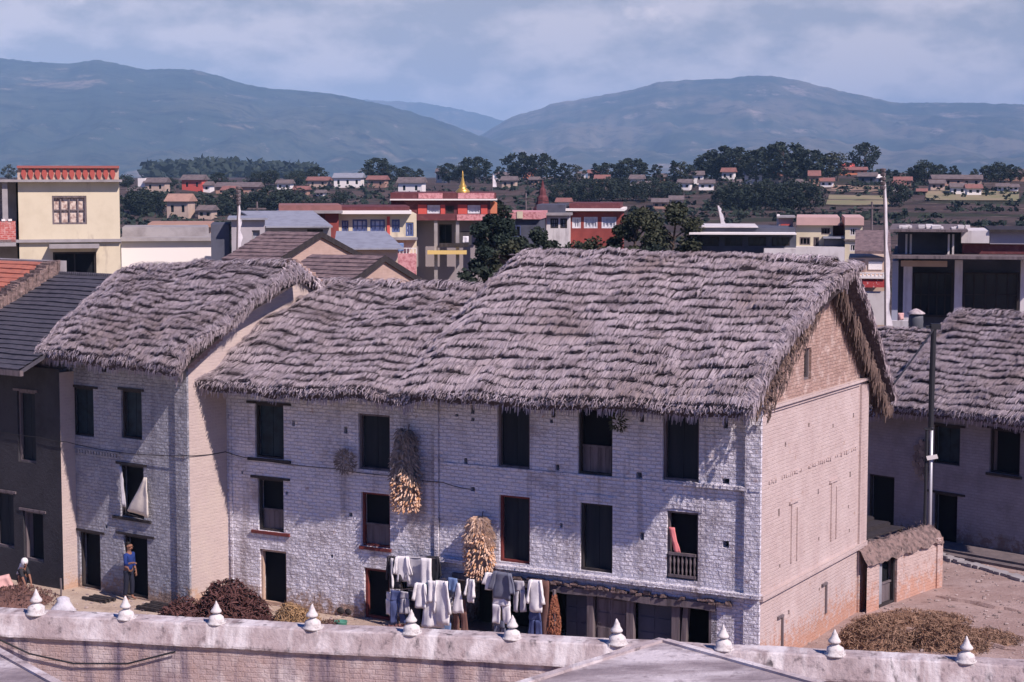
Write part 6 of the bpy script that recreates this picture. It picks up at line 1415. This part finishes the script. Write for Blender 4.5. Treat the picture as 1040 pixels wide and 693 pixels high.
for px, hp, k in ((527, 30, 'round'), (549, 29, 'round')): plant(k, px, 187, hp, 'round dark tree on the left side of the orange far house' if px == 527 else 'round dark tree on the right side of the orange far house', .8)
for px, hp, k in ((563, 24, 'pine'), (574, 21, 'tall'), (586, 19, 'loose'), (604, 20, 'pine'), (617, 20, 'round'), (630, 17, 'tall'), (641, 24, 'round'), (655, 20, 'pine'), (667, 18, 'tall'), (684, 22, 'pine'), (691, 20, 'loose'), (700, 18, 'tall')): plant(k, px, 188, hp, 'dark tree in the middle line between the orange house and the big clumps')
for px, hp in ((568, 18), (584, 20), (600, 22), (617, 24), (632, 22), (650, 20), (668, 22), (684, 18)): plant('wide', px, 205, hp, 'low broad tree in the dark belt below the middle line', .8)
for px, hp, k in ((930, 16, 'round'), (939, 21, 'wide'), (953, 17, 'round'), (968, 16, 'tall'), (1003, 16, 'round'), (1014, 19, 'wide'), (1026, 17, 'round'), (1036, 14, 'loose'), (990, 13, 'tall')): plant(k, px, 185, hp, 'dark tree in the far right row behind the farmhouses', .8)
plant('wide', 911, 209, 24, 'broad dark tree beside the tall white prayer flag', .75)
for px, hp, k in ((384, 24, 'round'), (396, 17, 'wide'), (412, 16, 'round'), (426, 14, 'tall'), (456, 19, 'round'), (470, 17, 'wide'), (482, 25, 'round'), (494, 20, 'pine'), (508, 16, 'tall'), (370, 14, 'loose'), (322, 16, 'round'), (305, 12, 'wide')): plant(k, px, 186, hp, 'dark tree in the left line above the monastery and yellow facade')
for px, hp, k in ((238, 24, 'round'), (255, 20, 'wide'), (272, 26, 'round'), (288, 24, 'wide'), (305, 20, 'round'), (262, 22, 'wide'), (228, 20, 'wide'), (132, 18, 'loose'), (148, 20, 'wide'), (160, 22, 'round'), (208, 18, 'loose'), (325, 16, 'wide'), (142, 26, 'wide'), (180, 14, 'wide'), (345, 14, 'wide'), (295, 26, 'wide')): plant(k, px, 218 if px < 330 else 208, hp, 'dark bushy tree in the belt below the left far houses', .9)
for px, hp, k in ((205, 12, 'wide'), (222, 13, 'round'), (262, 14, 'wide'), (275, 15, 'round'), (300, 14, 'wide'), (172, 9, 'wide'), (128, 12, 'wide'), (60, 12, 'wide'), (25, 13, 'round'), (8, 15, 'loose')): plant(k, px, 190 if px > 100 else 172, hp, 'small dark tree behind the left far houses')
# nearer trees behind the ridge
def near_tree(kind, px, pyb, pyt, Y, wide, m, nl, size, label, cr=None):
    a = at_depth(px, pyb, Y); H = at_depth(px, pyt, Y).z - a.z; t = make_tree(label, H, cr or H * .3 * wide, kind, m, nl, size); t.location = a; tag(t, label, 'tree', 'trees just behind the thatched roofs'); return t
near_tree('round', 502, 310, 216, 104, .78, m_leaf3, 9000, .115, 'dark dense tree in front of the monastery')
near_tree('loose', 541, 300, 232, 108, 1.3, m_leaf, 5000, .12, 'low dark tree before the white wing of the red hall')
near_tree('wide', 517, 300, 240, 100, 1.1, m_leaf2, 3800, .11, 'smaller bush between the dense tree and the white wing')
near_tree('wide', 645, 300, 203, 112, 1.0, m_leaf2, 7000, .12, 'large loose tree left of the long dark hall')
near_tree('loose', 684, 300, 204, 116, 1.2, m_leaf2, 6000, .12, 'large loose tree overlapping the end of the long dark hall')
near_tree('wide', 598, 300, 240, 112, 1.5, m_leaf2, 4000, .12, 'low bushy tree below the red hall windows')
near_tree('tall', 508, 280, 202, 128, .8, m_leaf, 900, .2, 'thin tree rising right of the monastery roof')
near_tree('loose', 485, 320, 268, 84, 1.2, m_leaf, 1100, .14, 'small dark shrub at the foot of the monastery columns')
for px in (570, 620, 662): near_tree('wide', px, 310, 246, 106, 1.3, m_leaf, 3200, .12, 'dark bush along the crest of the main thatched roof')

lb = MB()
for i in range(5200):
    y = U(300, 640); x = U(-.30, .34) * y
    if nz(x * .03, y * .02, 4) < U(-.35, .25): continue
    leafcloud(lb, Vector((x, y, hgt(x, y) + .4)), U(.5, 1.3) * (1.6 if R() < .15 else 1), 7, .75, .7)
o = lb.build('shrubs', m_leaf, recalc=False); tag(o, 'low dark shrubs scattered over the terraced slope', 'shrubs', kind='stuff')
# ================================================================== FAR WOOD, HILLS
lb = MB()
for i in range(2600):
    px = U(148, 318); d = ray(px, 170); y = U(1350, 1750); prof_ = 1 if px < 165 else 1
    top = 165 + .5 * abs(px - 215) * .09 + 2.2 * nz(px * .05, 3); z = CAMH + (180.5 - U(top, 182)) / FPX * y
    leafcloud(lb, Vector((d[0] / d[1] * y, y, z)), 5, 2, 3.6)
o = lb.build('far_wood', m_leaf, recalc=False); tag(o, 'dark wooded ridge below the left hills', 'wood', kind='stuff')
mh = bpy.data.materials.new('hill_slope'); mh.use_nodes = True; t = mh.node_tree; p = t.nodes['Principled BSDF']; p.inputs['Roughness'].default_value = 1; p.inputs['Specular IOR Level'].default_value = 0
ob = nd(t, 'ShaderNodeTexCoord').outputs['Object']
c = mixc(t, ramp(t, noise_tex(t, ob, .0016, 10, .65), .46, .62), (.030, .042, .032), (.075, .075, .05))
c = mixc(t, ramp(t, noise_tex(t, ob, .0035, 10, .7, (.6, .6, 1.8)), .57, .64), c, (.20, .155, .12))
c = mixc(t, ramp(t, noise_tex(t, ob, .010, 12, .8), .48, .60), c, (.008, .012, .010))
c = mixc(t, ramp(t, noise_tex(t, ob, .009, 12, .8, (1, .5, 2)), .58, .66), c, (.20, .165, .14))
t.links.new(c, p.inputs['Base Color'])
mp = bpy.data.materials.new('hill_slope_bare'); mp.use_nodes = True; t = mp.node_tree; p = t.nodes['Principled BSDF']; p.inputs['Roughness'].default_value = 1; p.inputs['Specular IOR Level'].default_value = 0
ob = nd(t, 'ShaderNodeTexCoord').outputs['Object']
c = mixc(t, ramp(t, noise_tex(t, ob, .0018, 10, .65), .44, .58), (.04, .05, .036), (.13, .11, .08))
c = mixc(t, ramp(t, noise_tex(t, ob, .012, 12, .8), .5, .62), c, (.02, .028, .022))
c = mixc(t, ramp(t, noise_tex(t, ob, .0055, 12, .8, (.6, .35, 2)), .56, .64), c, (.27, .215, .18))
t.links.new(c, p.inputs['Base Color'])
def hills(name, crest, Yc, Yb, m, seed, rough=1.0, back=1.35):
    V = []; Fc = []; nx, ny = (560 if len(crest) > 12 else 200), 60; p0, p1 = crest[0][0], crest[-1][0]
    for j in range(ny + 1):
        w = j / ny
        for i in range(nx + 1):
            px = p0 + (p1 - p0) * i / nx; py = lerp_tab(crest, px) + 1.1 * nz(px * .09 + seed, 3) + .7 * nz(px * .25 + seed, 7)
            q = w / .72; y = Yb + (Yc - Yb) * q
            top = CAMH + (180.5 - py) / FPX * Yc
            if q <= 1: k = q ** 1.15
            else: k = 1 - ((q - 1) / .39) ** 1.5 * .5
            x = (px - 520) / FPX * y; amp = 150 * rough * math.sin(PI * min(1, q)) * (.35 + .65 * min(1, top / 300))
            z = -30 + (top + 30) * k + amp * (.6 * nz(x * .0011 + seed, y * .0006, 2) + .3 * nz(x * .003 + seed, y * .0016, 5) + .16 * nz(x * .007, y * .003, 8) + .09 * nz(x * .018, y * .007, 4) - .34 * abs(nz(x * .0042 + seed, y * .0011, 6)) - .2 * abs(nz(x * .0095 + seed, y * .0026, 3)) + .12) * (1 if q < 1 else .3)
            V.append((x, y, min(z, -30 + (top + 30) * (.12 + .88 * k)) if q < 1 else z))
    for j in range(ny):
        for i in range(nx): a = j * (nx + 1) + i; Fc.append((a, a + 1, a + nx + 2, a + nx + 1))
    me = bpy.data.meshes.new(name); me.from_pydata(V, [], Fc); me.materials.append(m)
    for q in me.polygons: q.use_smooth = True
    o = bpy.data.objects.new(name, me); COL.objects.link(o); o['kind'] = 'structure'; return o
hills('hills', [(-900, 150), (-600, 110), (-350, 84), (-160, 74), (-60, 66), (0, 60), (22, 62), (50, 65), (75, 66), (100, 62), (125, 66), (150, 72), (175, 71), (200, 72), (225, 78), (250, 86), (275, 91), (300, 92), (330, 95), (350, 98), (400, 109), (450, 124), (490, 139), (530, 155), (570, 168), (640, 179)], 7200, 4300, mh, 1.0)
hills('hills', [(440, 165), (480, 142), (520, 119), (545, 112), (560, 106), (590, 101), (620, 96), (650, 90), (668, 84), (690, 83), (705, 82), (735, 81), (760, 78), (782, 78), (810, 83), (830, 88), (860, 95), (880, 99), (905, 105), (940, 105), (980, 105), (1040, 107), (1110, 104), (1250, 112), (1500, 98), (1800, 120), (2100, 150)], 9200, 5200, mp, 5.0, .9)
hills('hills', [(300, 118), (340, 106), (372, 102), (392, 103), (430, 105), (460, 110), (490, 117), (512, 123), (540, 119), (570, 122), (640, 130)], 12500, 10200, mp, 9.0, .6)

# ================================================================== HAZE, SKY, SUN
HZ = dict(den=.92e-4, col=(.40, .66, 1.0))
mb = MB(); mb.box(-9000, 9000, -120, 14800, -60, 600); hz = mb.build('haze', None or bpy.data.materials.new('haze'), None); hz['kind'] = 'stuff'
m = hz.data.materials[0]; m.use_nodes = True; t = m.node_tree; t.nodes.remove(t.nodes['Principled BSDF']); vol = nd(t, 'ShaderNodeVolumePrincipled')
vol.inputs['Density'].default_value = HZ['den']; vol.inputs['Color'].default_value = c4(HZ['col']); vol.inputs['Anisotropy'].default_value = -.35
t.links.new(vol.outputs[0], t.nodes['Material Output'].inputs['Volume'])
sd = (ROW.ex * 3.1 - ROW.ey * 1.0 + Vector((0, 0, 3.1))).normalized()
sun = bpy.data.lights.new('sun', 'SUN'); sun.energy = 5.0; sun.angle = math.radians(.5); sun.color = (1, .85, .81)
so = bpy.data.objects.new('sun', sun); COL.objects.link(so); so.rotation_euler = sd.to_track_quat('Z', 'Y').to_euler(); so.location = (40, -40, 80)
W = bpy.data.worlds.new('World'); S.world = W; W.use_nodes = True; t = W.node_tree; bg = t.nodes['Background']; out = t.nodes['World Output']
sky = nd(t, 'ShaderNodeTexSky'); sky.sky_type = 'NISHITA'; sky.sun_disc = False; sky.sun_elevation = math.asin(sd.z); sky.sun_rotation = math.atan2(sd.x, sd.y); sky.altitude = 1300; sky.air_density = 1.0; sky.dust_density = 1.2; sky.ozone_density = 1.5
t.links.new(mixc(t, 1.0, sky.outputs[0], (.24, .80, 2.2), 'MULTIPLY'), bg.inputs[0]); bg.inputs[1].default_value = .045
g = nd(t, 'ShaderNodeTexCoord').outputs['Generated']
n1 = noise_tex(t, g, 7.5, 9, .55, (1, 1, 2.6)); n2 = noise_tex(t, g, 13, 8, .6, (1, 1, 2.2))
cc = mixc(t, ramp(t, n2, .44, .60), (.335, .345, .415), (.58, .535, .59))
cc = mixc(t, ramp(t, noise_tex(t, g, 19, 7, .6, (1, 1, 1.8)), .6, .76), cc, (.84, .73, .76))
bg2 = nd(t, 'ShaderNodeBackground'); t.links.new(cc, bg2.inputs[0]); bg2.inputs[1].default_value = 1.0
sp = nd(t, 'ShaderNodeSeparateXYZ'); t.links.new(g, sp.inputs[0])
cov = mul(t, ramp(t, n1, .0, .12), ramp(t, sp.outputs['Z'], .22, .10))
mx = nd(t, 'ShaderNodeMixShader'); t.links.new(cov, mx.inputs[0]); t.links.new(bg.outputs[0], mx.inputs[1]); t.links.new(bg2.outputs[0], mx.inputs[2]); t.links.new(mx.outputs[0], out.inputs['Surface'])
vs = S.view_settings; vs.view_transform = 'Standard'; vs.look = 'None'; vs.gamma = 1; vs.exposure = 0.30; vs.use_curve_mapping = False
S.render.engine = 'CYCLES'; cy = S.cycles; cy.use_denoising = True; cy.max_bounces = 5; cy.diffuse_bounces = 3; cy.glossy_bounces = 2; cy.transmission_bounces = 2; cy.volume_bounces = 0; cy.transparent_max_bounces = 6
try: cy.denoiser = 'OPENIMAGEDENOISE'
except Exception: pass
